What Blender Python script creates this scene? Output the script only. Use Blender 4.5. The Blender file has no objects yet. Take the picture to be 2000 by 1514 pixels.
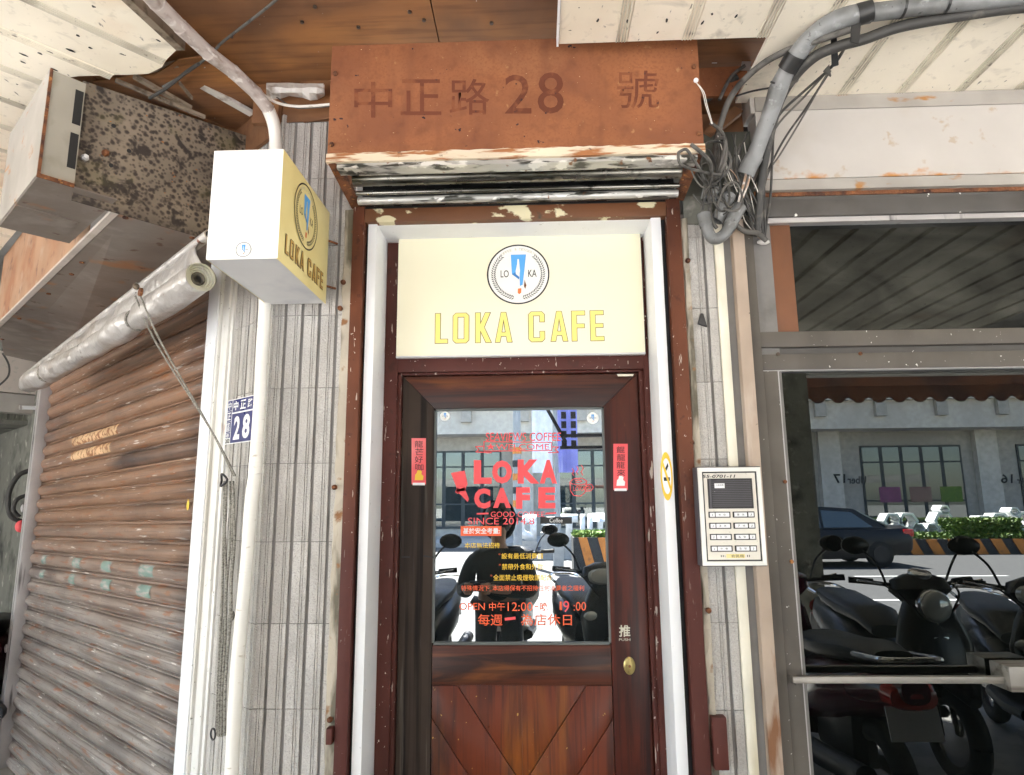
import bpy, bmesh, math, random
import numpy as np
from mathutils import Vector, Matrix
random.seed(7)
SC = bpy.context.scene
COL = SC.collection
R_ = math.radians

# ------------------------------------------------------------------ camera
W0, H0 = 2000.0, 1514.0
F0 = 1273.26
_vy = np.array([48., 223., F0]); _vy /= np.linalg.norm(_vy)
_vz = np.array([-60., -7257., F0]); _vz -= _vy*(_vy@_vz); _vz /= np.linalg.norm(_vz)
_vx = np.cross(_vy, _vz)
RM = np.stack([_vx, _vy, _vz])
CAM = np.array([0.0, -2.1, 1.5])
cd = bpy.data.cameras.new('camera'); cam = bpy.data.objects.new('camera', cd); COL.objects.link(cam)
cd.sensor_width = 36; cd.lens = F0/2000*36; cd.clip_start = 0.05; cd.clip_end = 500
m4 = Matrix.Identity(4)
for i in range(3):
    m4[i][0] = RM[i, 0]; m4[i][1] = -RM[i, 1]; m4[i][2] = -RM[i, 2]; m4[i][3] = CAM[i]
cam.matrix_world = m4
SC.camera = cam

# ------------------------------------------------------------------ light
SUN_EL, SUN_AZ = R_(63), R_(200)          # sun stands over the far side of the street
wd = bpy.data.worlds.new('World'); SC.world = wd; wd.use_nodes = True
nt = wd.node_tree
sky = nt.nodes.new('ShaderNodeTexSky'); sky.sky_type = 'NISHITA'; sky.sun_disc = False
sky.sun_elevation = SUN_EL; sky.sun_rotation = SUN_AZ
nt.links.new(sky.outputs[0], nt.nodes['Background'].inputs[0])
nt.nodes['Background'].inputs[1].default_value = 0.065
sl = bpy.data.lights.new('sun', 'SUN'); sl.energy = 5.0; sl.angle = R_(0.53); sl.color = (1, .96, .9)
so = bpy.data.objects.new('sun', sl); COL.objects.link(so)
# direction towards the sun: azimuth measured clockwise from +Y
sdir = Vector((math.sin(SUN_AZ)*math.cos(SUN_EL), math.cos(SUN_AZ)*math.cos(SUN_EL), math.sin(SUN_EL)))
so.rotation_euler = sdir.to_track_quat('Z', 'Y').to_euler()
so.location = (0, -6, 12)
SC.view_settings.view_transform = 'Standard'; SC.view_settings.look = 'None'
SC.view_settings.exposure = 4.7; SC.view_settings.gamma = 1
SC.view_settings.use_curve_mapping = False
SC.cycles.max_bounces = 8; SC.cycles.diffuse_bounces = 5; SC.cycles.glossy_bounces = 5

# ------------------------------------------------------------------ planes of the place
def ray(px, py): return RM @ np.array([px-W0/2, py-H0/2, F0])
def P(px, py, Y=0.0):
    d = ray(px, py); return Vector(CAM + d*((Y-CAM[1])/d[1]))
def PZ(px, py, Z):
    d = ray(px, py); return Vector(CAM + d*((Z-CAM[2])/d[2]))
CN = np.array([P(521, 760).x, 0, 0])                       # the corner of the building
_a = R_(50)
UD = np.array([-math.sin(_a), math.cos(_a), 0])            # along the chamfered wall, away from the corner
UN = np.array([-math.cos(_a), -math.sin(_a), 0])           # outwards from the chamfered wall
def Q(px, py, off=0.0):
    d = ray(px, py); t = ((CN+UN*off-CAM)@UN)/(d@UN); return Vector(CAM+d*t)
def QE(px, py, u):
    d = ray(px, py); t = ((CN+UD*u-CAM)@UD)/(d@UD); return Vector(CAM+d*t)
def U(u, off, z): v = CN+UD*u+UN*off; return Vector((v[0], v[1], z))
VX, VZ = Vector((1, 0, 0)), Vector((0, 0, 1))
VD, VN = Vector(UD), Vector(UN)
def V(px, py, dist, yg=0.02):
    "real place of a thing seen in a pane at depth yg whose mirror image stands dist beyond the wall"
    p = P(px, py, dist); return Vector((p.x, 2*yg-dist, p.z))

# ------------------------------------------------------------------ materials
def M(name, col, rough=.6, metal=0.0, layers=(), bump=None, mott=.14, mscale=5.0, spec=.5, coat=0.0, local=False):
    m = bpy.data.materials.new(name); m.use_nodes = True
    t = m.node_tree; N = t.nodes; L = t.links
    b = N['Principled BSDF']
    b.inputs['Roughness'].default_value = rough; b.inputs['Metallic'].default_value = metal
    b.inputs['Specular IOR Level'].default_value = spec
    b.inputs['Coat Weight'].default_value = coat; b.inputs['Coat Roughness'].default_value = .15
    g = N.new('ShaderNodeNewGeometry'); pos = g.outputs['Position']
    if local:      # repeated pieces: their own space, shifted at random so that no two are alike
        tc = N.new('ShaderNodeTexCoord'); oi = N.new('ShaderNodeObjectInfo'); va = N.new('ShaderNodeVectorMath'); va.operation = 'MULTIPLY_ADD'
        L.new(oi.outputs['Random'], va.inputs[0]); va.inputs[1].default_value = (37, 53, 71); L.new(tc.outputs['Object'], va.inputs[2]); pos = va.outputs[0]
    def coords(s):
        if isinstance(s, (int, float)): return pos, s
        mp = N.new('ShaderNodeMapping'); mp.inputs['Scale'].default_value = s[:3]
        if len(s) == 4:
            mp.inputs['Rotation'].default_value = (0, 0, s[3])
        L.new(pos, mp.inputs['Vector']); return mp.outputs[0], 1.0
    def noise(s, detail=4, dist=0.0):
        v, k = coords(s); n = N.new('ShaderNodeTexNoise'); n.inputs['Scale'].default_value = k
        n.inputs['Detail'].default_value = detail; n.inputs['Distortion'].default_value = dist
        L.new(v, n.inputs['Vector']); return n.outputs[0]
    def ramp(src, lo, hi):
        r = N.new('ShaderNodeMapRange'); r.inputs[1].default_value = lo; r.inputs[2].default_value = hi
        L.new(src, r.inputs[0]); return r.outputs[0]
    def mix(f, a, c):
        x = N.new('ShaderNodeMix'); x.data_type = 'RGBA'
        if isinstance(f, float): x.inputs[0].default_value = f
        else: L.new(f, x.inputs[0])
        for i, q in ((6, a), (7, c)):
            if isinstance(q, tuple): x.inputs[i].default_value = q[:3]+(1,)
            else: L.new(q, x.inputs[i])
        return x.outputs[2]
    def mul(a, c):
        x = N.new('ShaderNodeMath'); x.operation = 'MULTIPLY'; L.new(a, x.inputs[0])
        if isinstance(c, float): x.inputs[1].default_value = c
        else: L.new(c, x.inputs[1])
        return x.outputs[0]
    cur = mix(ramp(noise(mscale, 5), .3, .7), tuple(min(1, c*(1-mott)) for c in col), tuple(min(1, c*(1+mott)) for c in col)) if mott else tuple(col)
    for ly in layers:
        c, s, lo, hi = ly[:4]; kind = ly[4] if len(ly) > 4 else 'n'; amt = ly[5] if len(ly) > 5 else 1.0; ds = ly[6] if len(ly) > 6 else 0.0
        if kind == 'v':
            v, k = coords(s); n = N.new('ShaderNodeTexVoronoi'); n.inputs['Scale'].default_value = k
            L.new(v, n.inputs['Vector']); f = ramp(n.outputs['Distance'], hi, lo)
        elif kind == 'z':          # wear that reaches up to / down from a height, edge broken by noise
            sp = N.new('ShaderNodeSeparateXYZ'); L.new(g.outputs['Position'], sp.inputs[0])
            ad = N.new('ShaderNodeMath'); ad.operation = 'MULTIPLY_ADD'; L.new(noise(s, 4), ad.inputs[0])
            ad.inputs[1].default_value = ds; L.new(sp.outputs[2], ad.inputs[2])
            f = ramp(ad.outputs[0], lo, hi)
        elif kind == 'u':        # darkening that creeps in from one end along the chamfered wall
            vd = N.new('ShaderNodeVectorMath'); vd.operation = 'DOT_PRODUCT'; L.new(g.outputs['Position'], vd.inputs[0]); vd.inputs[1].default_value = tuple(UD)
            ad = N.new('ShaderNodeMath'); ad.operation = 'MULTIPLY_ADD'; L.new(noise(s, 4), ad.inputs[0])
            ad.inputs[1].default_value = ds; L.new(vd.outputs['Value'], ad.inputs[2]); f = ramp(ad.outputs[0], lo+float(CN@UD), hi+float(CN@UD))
        else:
            f = ramp(noise(s, 5, ds), lo, hi)
        if amt < 1: f = mul(f, float(amt))
        cur = mix(f, cur, tuple(c))
    if isinstance(cur, tuple): b.inputs['Base Color'].default_value = cur[:3]+(1,)
    else: L.new(cur, b.inputs['Base Color'])
    if bump:
        bp = N.new('ShaderNodeBump'); bp.inputs['Strength'].default_value = bump[1]; bp.inputs['Distance'].default_value = bump[2]
        L.new(noise(bump[0], 4), bp.inputs['Height']); L.new(bp.outputs[0], b.inputs['Normal'])
    rr = N.new('ShaderNodeMapRange'); rr.inputs[3].default_value = max(0, rough-.1); rr.inputs[4].default_value = min(1, rough+.1)
    L.new(noise(9, 3), rr.inputs[0])
    if rough > .12 and mott: L.new(rr.outputs[0], b.inputs['Roughness'])
    return m

def glass_mat(name, tint, refl, grime=0.0):
    "a pane with a dark room behind it: part mirror, part tinted"
    m = bpy.data.materials.new(name); m.use_nodes = True; t = m.node_tree
    b = t.nodes['Principled BSDF']; b.inputs['Base Color'].default_value = tint+(1,); b.inputs['Roughness'].default_value = .3
    b.inputs['Specular IOR Level'].default_value = 0.0
    g = t.nodes.new('ShaderNodeBsdfGlossy'); g.inputs['Roughness'].default_value = 0.0; g.inputs['Color'].default_value = (.95, 1, .99, 1)
    mx = t.nodes.new('ShaderNodeMixShader'); mx.inputs[0].default_value = refl
    if grime:     # dust film, uneven
        gm = t.nodes.new('ShaderNodeNewGeometry'); mp = t.nodes.new('ShaderNodeMapping'); mp.inputs['Scale'].default_value = (2.2, 2.2, 5); mp.inputs['Rotation'].default_value = (0, .5, 0)
        ns = t.nodes.new('ShaderNodeTexNoise'); ns.inputs['Scale'].default_value = 1.6; ns.inputs['Detail'].default_value = 5; ns.inputs['Distortion'].default_value = 1.2
        t.links.new(gm.outputs['Position'], mp.inputs[0]); t.links.new(mp.outputs[0], ns.inputs[0])
        r1 = t.nodes.new('ShaderNodeMapRange'); r1.inputs[1].default_value = .38; r1.inputs[2].default_value = .68; r1.inputs[3].default_value = refl*.6; r1.inputs[4].default_value = refl*1.25
        t.links.new(ns.outputs[0], r1.inputs[0]); t.links.new(r1.outputs[0], mx.inputs[0]); g.inputs['Roughness'].default_value = grime
        r2 = t.nodes.new('ShaderNodeMapRange'); r2.inputs[1].default_value = .42; r2.inputs[2].default_value = .7; r2.inputs[3].default_value = .3; r2.inputs[4].default_value = 1.5
        t.links.new(ns.outputs[0], r2.inputs[0]); vm = t.nodes.new('ShaderNodeVectorMath'); vm.operation = 'SCALE'; vm.inputs[0].default_value = tint
        t.links.new(r2.outputs[0], vm.inputs['Scale']); t.links.new(vm.outputs[0], b.inputs['Base Color'])
    t.links.new(b.outputs[0], mx.inputs[1]); t.links.new(g.outputs[0], mx.inputs[2])
    t.links.new(mx.outputs[0], t.nodes['Material Output'].inputs[0]); return m

K = {}
K['tile'] = M('grey_tile', (.475, .455, .43), .8, local=True, layers=[((.25, .24, .23), 260, .54, .64, 'n', .5), ((.62, .61, .59), 190, .57, .67, 'n', .5), ((.30, .275, .24), (14, 14, 2.5), .52, .74, 'n', .55), ((.36, .34, .31), 3.0, .50, .72, 'n', .6)], bump=(130, .8, .005), spec=.2)
K['mortar'] = M('mortar', (.20, .19, .18), .9, layers=[((.10, .095, .085), 5, .5, .7)], bump=(60, .5, .003))
K['oldwall'] = M('sooty_render', (.17, .17, .145), .9, layers=[((.035, .035, .03), 5, .48, .68), ((.33, .32, .28), 14, .62, .72)], bump=(30, .5, .006))
K['white'] = M('white_paint', (.80, .81, .83), .45, layers=[((.45, .45, .43), (3, 3, .6), .60, .78, 'n', .35), ((.30, .28, .24), 55, .70, .74, 'n', .5)], mott=.04)
K['dwhite'] = M('dirty_white_paint', (.72, .71, .68), .55, layers=[((.42, .38, .31), (9, 9, .7), .53, .70, 'n', .7), ((.33, .13, .05), (24, 24, 5), .67, .73, 'n', .8), ((.15, .14, .12), 70, .68, .73)], mott=.08)
chips = [((.045, .022, .016), (7, 7, 1.2), .52, .72, 'n', .6), ((.62, .56, .5), 85, .70, .715), ((.62, .55, .48), (85, 85, 12), .672, .69, 'n', .75), ((.05, .02, .015), 28, .62, .7, 'n', .6)]
K['brown'] = M('brown_frame_paint', (.085, .024, .018), .5, layers=chips, mott=.18, spec=.25)
K['brown2'] = M('orange_brown_frame_paint', (.125, .042, .021), .55, layers=[((.05, .020, .015), (5, 5, 1.0), .5, .7, 'n', .7)]+chips[1:]+[((.075, .021, .018), (2, 2, 1.0), 1.75, 1.45, 'z', .85, .25)], mott=.2, spec=.25)
K['black'] = M('black_gap', (.008, .008, .009), .6, mott=0)
K['rust'] = M('rusted_sign_paint', (.285, .112, .050), .8, layers=[((.19, .074, .040), 2.2, .45, .66, 'n', .85, .8), ((.37, .17, .078), 1.6, .54, .76, 'n', .7, .6), ((.17, .064, .036), (16, 16, 1.6), .55, .72, 'n', .6), ((.14, .052, .03), 26, .54, .72, 'n', .45), ((.21, .078, .036), 120, .50, .62, 'n', .5), ((.42, .23, .11), 34, .67, .74, 'n', .5), ((.035, .022, .028), 40, .705, .73), ((.60, .42, .26), 120, .725, .75)], bump=(9, .35, .02), spec=.15)
K['rustdark'] = M('old_lettering_paint', (.140, .048, .028), .85, layers=[((.235, .088, .042), 20, .50, .62, 'n', .75), ((.06, .03, .03), 50, .64, .70)], spec=.1)
K['rustbar'] = M('rusted_bar', (.20, .075, .03), .9, layers=[((.05, .02, .014), 30, .45, .65), ((.38, .16, .05), 60, .58, .7)], bump=(120, .9, .006))
K['lip'] = M('peeling_lip', (.66, .56, .42), .6, layers=[((.33, .13, .045), (9, 30, 60), .50, .60), ((.10, .07, .05), 40, .66, .72)])
K['peel'] = M('flaking_silver_paint', (.52, .51, .48), .35, .4, layers=[((.06, .06, .05), (8, 20, 60), .52, .60), ((.78, .77, .73), (14, 14, 40), .56, .60), ((.2, .09, .04), 22, .66, .7)])
K['header'] = M('peeling_header_paint', (.14, .055, .022), .5, layers=[((.66, .60, .40), (9, 9, 16), .57, .60), ((.04, .04, .03), 12, .62, .68), ((.45, .58, .62), (6, 6, 12), .70, .72)])
K['chrome'] = M('greasy_steel', (.30, .29, .26), .28, .9, layers=[((.035, .033, .022), (3, 30, 30), .42, .62), ((.06, .06, .05), 18, .6, .7)])
K['wood'] = M('stained_door_wood', (.072, .013, .006), .34, layers=[((.012, .004, .004), (18, 18, 1.0), .46, .62, 'n', .85, 1.2), ((.14, .034, .009), (7, 7, 1.6), .54, .74, 'n', .7, .8), ((.018, .005, .006), 1.6, .48, .64, 'n', .8), ((.018, .006, .005), (90, 90, 3), .52, .66, 'n', .5), ((.30, .12, .04), (70, 70, 18), .71, .75, 'n', .5)], bump=((60, 60, 5), .12, .001), spec=.3)
K['woodh'] = M('stained_rail_wood', (.082, .020, .008), .34, layers=[((.014, .005, .004), (1.0, 18, 20), .45, .62, 'n', .85, 1.4), ((.19, .060, .013), (2, 6, 12), .53, .73, 'n', .75, 1.0), ((.018, .006, .005), (3, 90, 90), .52, .66, 'n', .5), ((.018, .006, .006), 2.0, .52, .68, 'n', .7)], bump=((5, 60, 60), .12, .001), spec=.3)
K['woodg'] = M('weathered_stile_wood', (.050, .036, .028), .6, layers=[((.012, .009, .009), (40, 40, 1.1), .47, .64, 'n', .95), ((.105, .092, .078), (60, 60, 2.5), .58, .70, 'n', .8), ((.040, .012, .008), (3, 3, 1.0), .55, .7, 'n', .8), ((.012, .010, .010), (4, 4, .9), .56, .68, 'n', .6)], bump=((90, 90, 5), .3, .001), spec=.15)
K['woodp'] = M('bright_panel_wood', (.125, .024, .007), .33, layers=[((.026, .007, .005), (12, 12, 1.2), .46, .64, 'n', .8, 1.0), ((.27, .082, .011), (8, 8, 1.2), .54, .74, 'n', .75, .6), ((.024, .007, .005), (90, 90, 3), .52, .66, 'n', .5), ((.45, .26, .06), (60, 60, 40), .70, .735)], bump=((60, 60, 6), .15, .001), spec=.3)
K['cream'] = M('cream_acrylic', (.86, .82, .62), .3, mott=0)
K['cream2'] = M('white_acrylic', (.88, .88, .86), .3, mott=0)
K['yellow'] = M('yellow_acrylic', (.80, .68, .30), .3, mott=0)
K['under'] = M('dusty_acrylic', (.62, .62, .62), .5, layers=[((.36, .37, .42), 5, .55, .72, 'n', .6)], mott=.06)
K['gold'] = M('gold_letter', (.88, .76, .22), .4, mott=0)
K['ochre'] = M('ochre_letter', (.50, .30, .06), .4, mott=0)
K['ink'] = M('dark_outline', (.09, .055, .02), .5, mott=0)
K['inkblack'] = M('black_ink', (.012, .012, .012), .5, mott=0)
K['logowhite'] = M('logo_white', (.86, .86, .82), .35, mott=0)
K['blue'] = M('logo_blue', (.10, .38, .80), .4, mott=.03)
K['blue2'] = M('logo_dark_blue', (.05, .22, .55), .4, mott=.03)
K['orange'] = M('logo_orange', (.75, .20, .06), .4, mott=.03)
K['bean'] = M('logo_brown', (.16, .06, .02), .4, mott=.03)
K['pale'] = M('pale_letter', (.55, .52, .42), .4, mott=0)
K['spotted'] = M('spotted_steel', (.235, .19, .145), .75, layers=[((.13, .105, .085), 7, .45, .65, 'n', .8), ((.045, .035, .031), 46, .20, .46, 'v', .95), ((.05, .038, .033), 75, .22, .45, 'v', .8), ((.042, .034, .030), 20, .55, .64, 'n', .95, .4), ((.12, .11, .03), 6, .6, .75, 'n', .6), ((.36, .12, .02), 60, .70, .73), ((.045, .035, .03), (3, 3, 7), 2.56, 2.44, 'z', .75, .12)], bump=(50, .3, .002), spec=.2)
K['sheet'] = M('galvanised_sheet', (.215, .18, .155), .42, .3, layers=[((.38, .155, .05), 4.5, .59, .67, 'n', .85), ((.11, .09, .08), 2.2, .48, .68, 'n', .7), ((.32, .28, .25), 8, .56, .70, 'n', .6), ((.10, .05, .03), 13, .67, .71)], mott=.1, bump=(6, .25, .02))
K['boxend'] = M('stained_box_end', (.31, .285, .24), .6, layers=[((.15, .14, .10), 6, .48, .68, 'n', .8), ((.12, .12, .05), 5, .58, .72, 'n', .6), ((.30, .12, .04), (9, 9, 9), .64, .70), ((.30, .13, .04), (8, 8, 12), 2.56, 2.50, 'z', .8, .12)], mott=.12)
K['beige'] = M('beige_sheet', (.50, .44, .39), .6, layers=[((.30, .11, .03), (4, 4, 6), .66, .72), ((.40, .38, .33), 40, .55, .7), ((.2, .17, .08), 3, .62, .75, 'n', .7)], mott=.1)
K['rustsheet'] = M('rust_stained_sheet', (.35, .20, .115), .6, layers=[((.28, .105, .04), 3.5, .46, .62, 'n', .8), ((.42, .32, .24), 9, .56, .70, 'n', .6), ((.13, .065, .04), 14, .60, .70, 'n', .7)], bump=(6, .2, .01))
K['pvc'] = M('ceiling_panel', (.84, .775, .65), .55, layers=[((.58, .49, .34), 1.7, .55, .80, 'n', .6), ((.58, .28, .08), 1.3, .63, .78, 'n', .6), ((.14, .125, .095), 6, .60, .80, 'n', .55, 1.4), ((.05, .045, .04), (60, 20, 20, .7), .68, .73, 'n', .8), ((.15, .14, .11), 40, .60, .75, 'n', .25), ((.02, .018, .015), 30, .72, .735)], mott=.05, bump=(8, .15, .006))
K['ribdirt'] = M('mouldy_ceiling_rib', (.70, .655, .55), .6, layers=[((.20, .175, .12), 4, .46, .70, 'n', .75, 1.0), ((.05, .045, .035), 40, .62, .72, 'n', .7)])
K['ply'] = M('water_stained_plywood', (.20, .098, .050), .75, layers=[((.38, .17, .060), (1.2, 3.2, 2), .47, .68, 'n', .95, .6), ((.085, .060, .046), 2.2, .52, .72, 'n', .7), ((.10, .048, .028), (3, 40, 12), .5, .7, 'n', .5), ((.45, .42, .40), 60, .735, .75)], bump=((8, 60, 20), .15, .002), spec=.2)
K['nail'] = M('old_nail', (.12, .09, .07), .5, .7)
K['oldwood'] = M('grey_batten', (.24, .19, .14), .8, layers=[((.10, .075, .05), (30, 30, 30), .5, .65)])
K['foil'] = M('torn_foil', (.62, .6, .57), .4, layers=[((.25, .2, .16), 20, .55, .7)])
K['wrap'] = M('pipe_wrap_tape', (.50, .44, .41), .42, layers=[((.26, .20, .17), (18, 18, 60), .5, .68, 'n', .8), ((.72, .68, .65), (30, 30, 90), .58, .68, 'n', .8)], bump=((20, 20, 110), .5, .004))
K['wrapw'] = M('white_pipe_tape', (.80, .78, .73), .45, layers=[((.40, .34, .25), (16, 16, 50), .64, .70, 'n', .7), ((.55, .5, .36), 3, .6, .75, 'n', .6)], bump=((16, 16, 90), .3, .003), mott=.05)
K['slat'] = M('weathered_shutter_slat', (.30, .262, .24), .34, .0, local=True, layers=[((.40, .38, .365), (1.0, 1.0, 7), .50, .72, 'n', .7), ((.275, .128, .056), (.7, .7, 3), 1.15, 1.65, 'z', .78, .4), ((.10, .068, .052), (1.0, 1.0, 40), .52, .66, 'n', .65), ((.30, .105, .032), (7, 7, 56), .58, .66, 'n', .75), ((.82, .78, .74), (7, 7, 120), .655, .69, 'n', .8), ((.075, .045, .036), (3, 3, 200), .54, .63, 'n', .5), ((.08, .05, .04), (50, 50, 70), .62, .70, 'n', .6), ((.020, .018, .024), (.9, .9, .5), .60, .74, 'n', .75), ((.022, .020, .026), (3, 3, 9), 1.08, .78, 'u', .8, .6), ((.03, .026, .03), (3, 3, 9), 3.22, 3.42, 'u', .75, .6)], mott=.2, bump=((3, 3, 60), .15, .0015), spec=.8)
K['rail'] = M('aluminium_guide', (.48, .46, .46), .4, .4, layers=[((.12, .11, .11), (20, 20, 2), .62, .7)])
K['tarp'] = M('silver_tarpaulin', (.45, .425, .405), .32, .25, layers=[((.26, .215, .18), 6, .52, .68, 'n', .65), ((.62, .61, .60), (20, 20, 9), .60, .70, 'n', .5), ((.18, .07, .04), 24, .68, .71)], bump=(10, 1.0, .022))
K['tarpedge'] = M('tarpaulin_edge', (.52, .52, .47), .5)
K['rope'] = M('grey_rope', (.30, .285, .25), .9, layers=[((.12, .11, .095), (140, 140, 220), .46, .58, 'n', .8)], bump=((140, 140, 240), .6, .002))
K['plateblue'] = M('plate_blue', (.035, .04, .16), .3, mott=.05)
K['platewhite'] = M('plate_white', (.82, .82, .82), .35, mott=.02)
K['conduit'] = M('grey_pvc_conduit', (.215, .22, .222), .42, layers=[((.08, .08, .075), 7, .50, .68, 'n', .8), ((.38, .39, .39), 34, .6, .7, 'n', .6), ((.05, .05, .045), 60, .66, .72)], bump=(70, .2, .002))
K['cable'] = M('black_cable', (.045, .043, .040), .6, layers=[((.14, .13, .11), 20, .58, .7, 'n', .8)])
K['cable2'] = M('dusty_cable', (.115, .108, .098), .75, layers=[((.05, .047, .042), 26, .5, .66)])
K['wirew'] = M('white_wire', (.70, .66, .60), .5)
K['copper'] = M('bare_wire', (.42, .27, .18), .4, layers=[((.6, .55, .5), 60, .5, .6)])
K['tape'] = M('black_tape', (.022, .022, .022), .4)
K['galframe'] = M('taupe_frame_paint', (.112, .099, .085), .55, layers=[((.06, .052, .045), (4, 4, 1.5), .5, .7, 'n', .7), ((.72, .70, .66), 34, .715, .73), ((.7, .68, .64), 85, .70, .72)], spec=.3)
K['dkframe'] = M('grey_head_frame', (.095, .088, .082), .5, layers=[((.045, .038, .032), 5, .5, .7, 'n', .7), ((.75, .73, .70), 30, .70, .715)], spec=.3)
CLZ = P(1740, 344, -.03).z
K['clad'] = M('cladding_sheet', (.48, .45, .42), .4, layers=[((.36, .24, .12), 16, .66, .72, 'n', .5), ((.38, .32, .24), 3, .54, .74, 'n', .5), ((.46, .19, .035), (8, 8, 10), CLZ+.100, CLZ+.082, 'z', .95, .2)], mott=.06)
K['clad2'] = M('aged_trim_sheet', (.36, .335, .305), .45, layers=[((.36, .17, .05), (8, 8, 20), .62, .69), ((.22, .20, .175), 3, .48, .68, 'n', .7)])
K['olive'] = M('mouldy_grey_wall', (.125, .128, .105), .9, layers=[((.045, .045, .036), 4, .48, .66), ((.22, .215, .19), 13, .58, .7), ((.20, .06, .04), (30, 30, 8), .70, .73)], bump=(25, .4, .004))
K['brownpanel'] = M('brown_infill_panel', (.165, .062, .024), .6, layers=[((.11, .043, .02), (6, 6, 1.5), .5, .7)])
K['darkpane'] = glass_mat('dark_window_glass', (.003, .0035, .003), .085)
K['upperpane'] = glass_mat('grimy_upper_glass', (.0042, .0042, .0028), .036, .025)
K['doorpane'] = glass_mat('mirrored_door_glass', (.012, .015, .016), .30)
K['steel'] = M('brushed_steel_bar', (.33, .31, .28), .38, .6, layers=[((.15, .13, .11), (5, 40, 40), .5, .7)])
K['postcream'] = M('cream_post', (.78, .74, .62), .5, layers=[((.45, .36, .18), (10, 10, 1.5), .55, .7, 'n', .6)])
K['postbeige'] = M('rust_streaked_angle', (.42, .33, .26), .65, layers=[((.20, .09, .04), (20, 20, 4), .58, .7), ((.52, .45, .39), (10, 10, 2), .56, .7), ((.06, .045, .035), 36, .70, .74)])
K['caulk'] = M('cracked_caulk', (.46, .41, .33), .8, layers=[((.14, .125, .09), (14, 14, 3), .5, .6), ((.25, .12, .05), 18, .62, .7)], bump=(40, .6, .006))
K['redpaint'] = M('red_paint_letters', (.80, .075, .085), .5, mott=.08)
K['orangepaint'] = M('orange_letters', (.80, .11, .03), .5, mott=.05)
K['yellowpaint'] = M('yellow_letters', (.85, .55, .04), .5, mott=.03)
K['redpaper'] = M('red_paper', (.82, .10, .11), .55, layers=[((.88, .34, .33), 5, .52, .76, 'n', .6)], mott=.06)
K['brass'] = M('worn_brass', (.42, .33, .13), .3, .85, layers=[((.2, .15, .07), 50, .5, .65)])
K['gasket'] = M('glass_bead', (.10, .11, .105), .4)
K['icase'] = M('grey_plastic_case', (.075, .07, .08), .5, layers=[((.3, .3, .3), 90, .72, .74)])
K['ibezel'] = M('silver_bezel', (.72, .71, .67), .35, .2)
K['iface'] = M('cream_faceplate', (.72, .68, .60), .45, layers=[((.45, .42, .36), 70, .64, .7, 'n', .6)])
K['idark'] = M('dark_plastic', (.03, .028, .028), .5)
K['iwhite'] = M('button_white', (.80, .80, .82), .35, mott=.02)
K['stickeryellow'] = M('sticker_yellow', (.85, .55, .03), .4)
K['darkmetal'] = M('dark_steel', (.03, .03, .035), .4, .5)
K['tealpaint'] = M('faded_teal_sticker', (.19, .27, .235), .6, layers=[((.36, .33, .31), (14, 14, 60), .48, .58)])
K['bleach'] = M('torn_poster_remains', (.66, .44, .25), .5, layers=[((.28, .11, .04), 40, .5, .56)])

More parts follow.
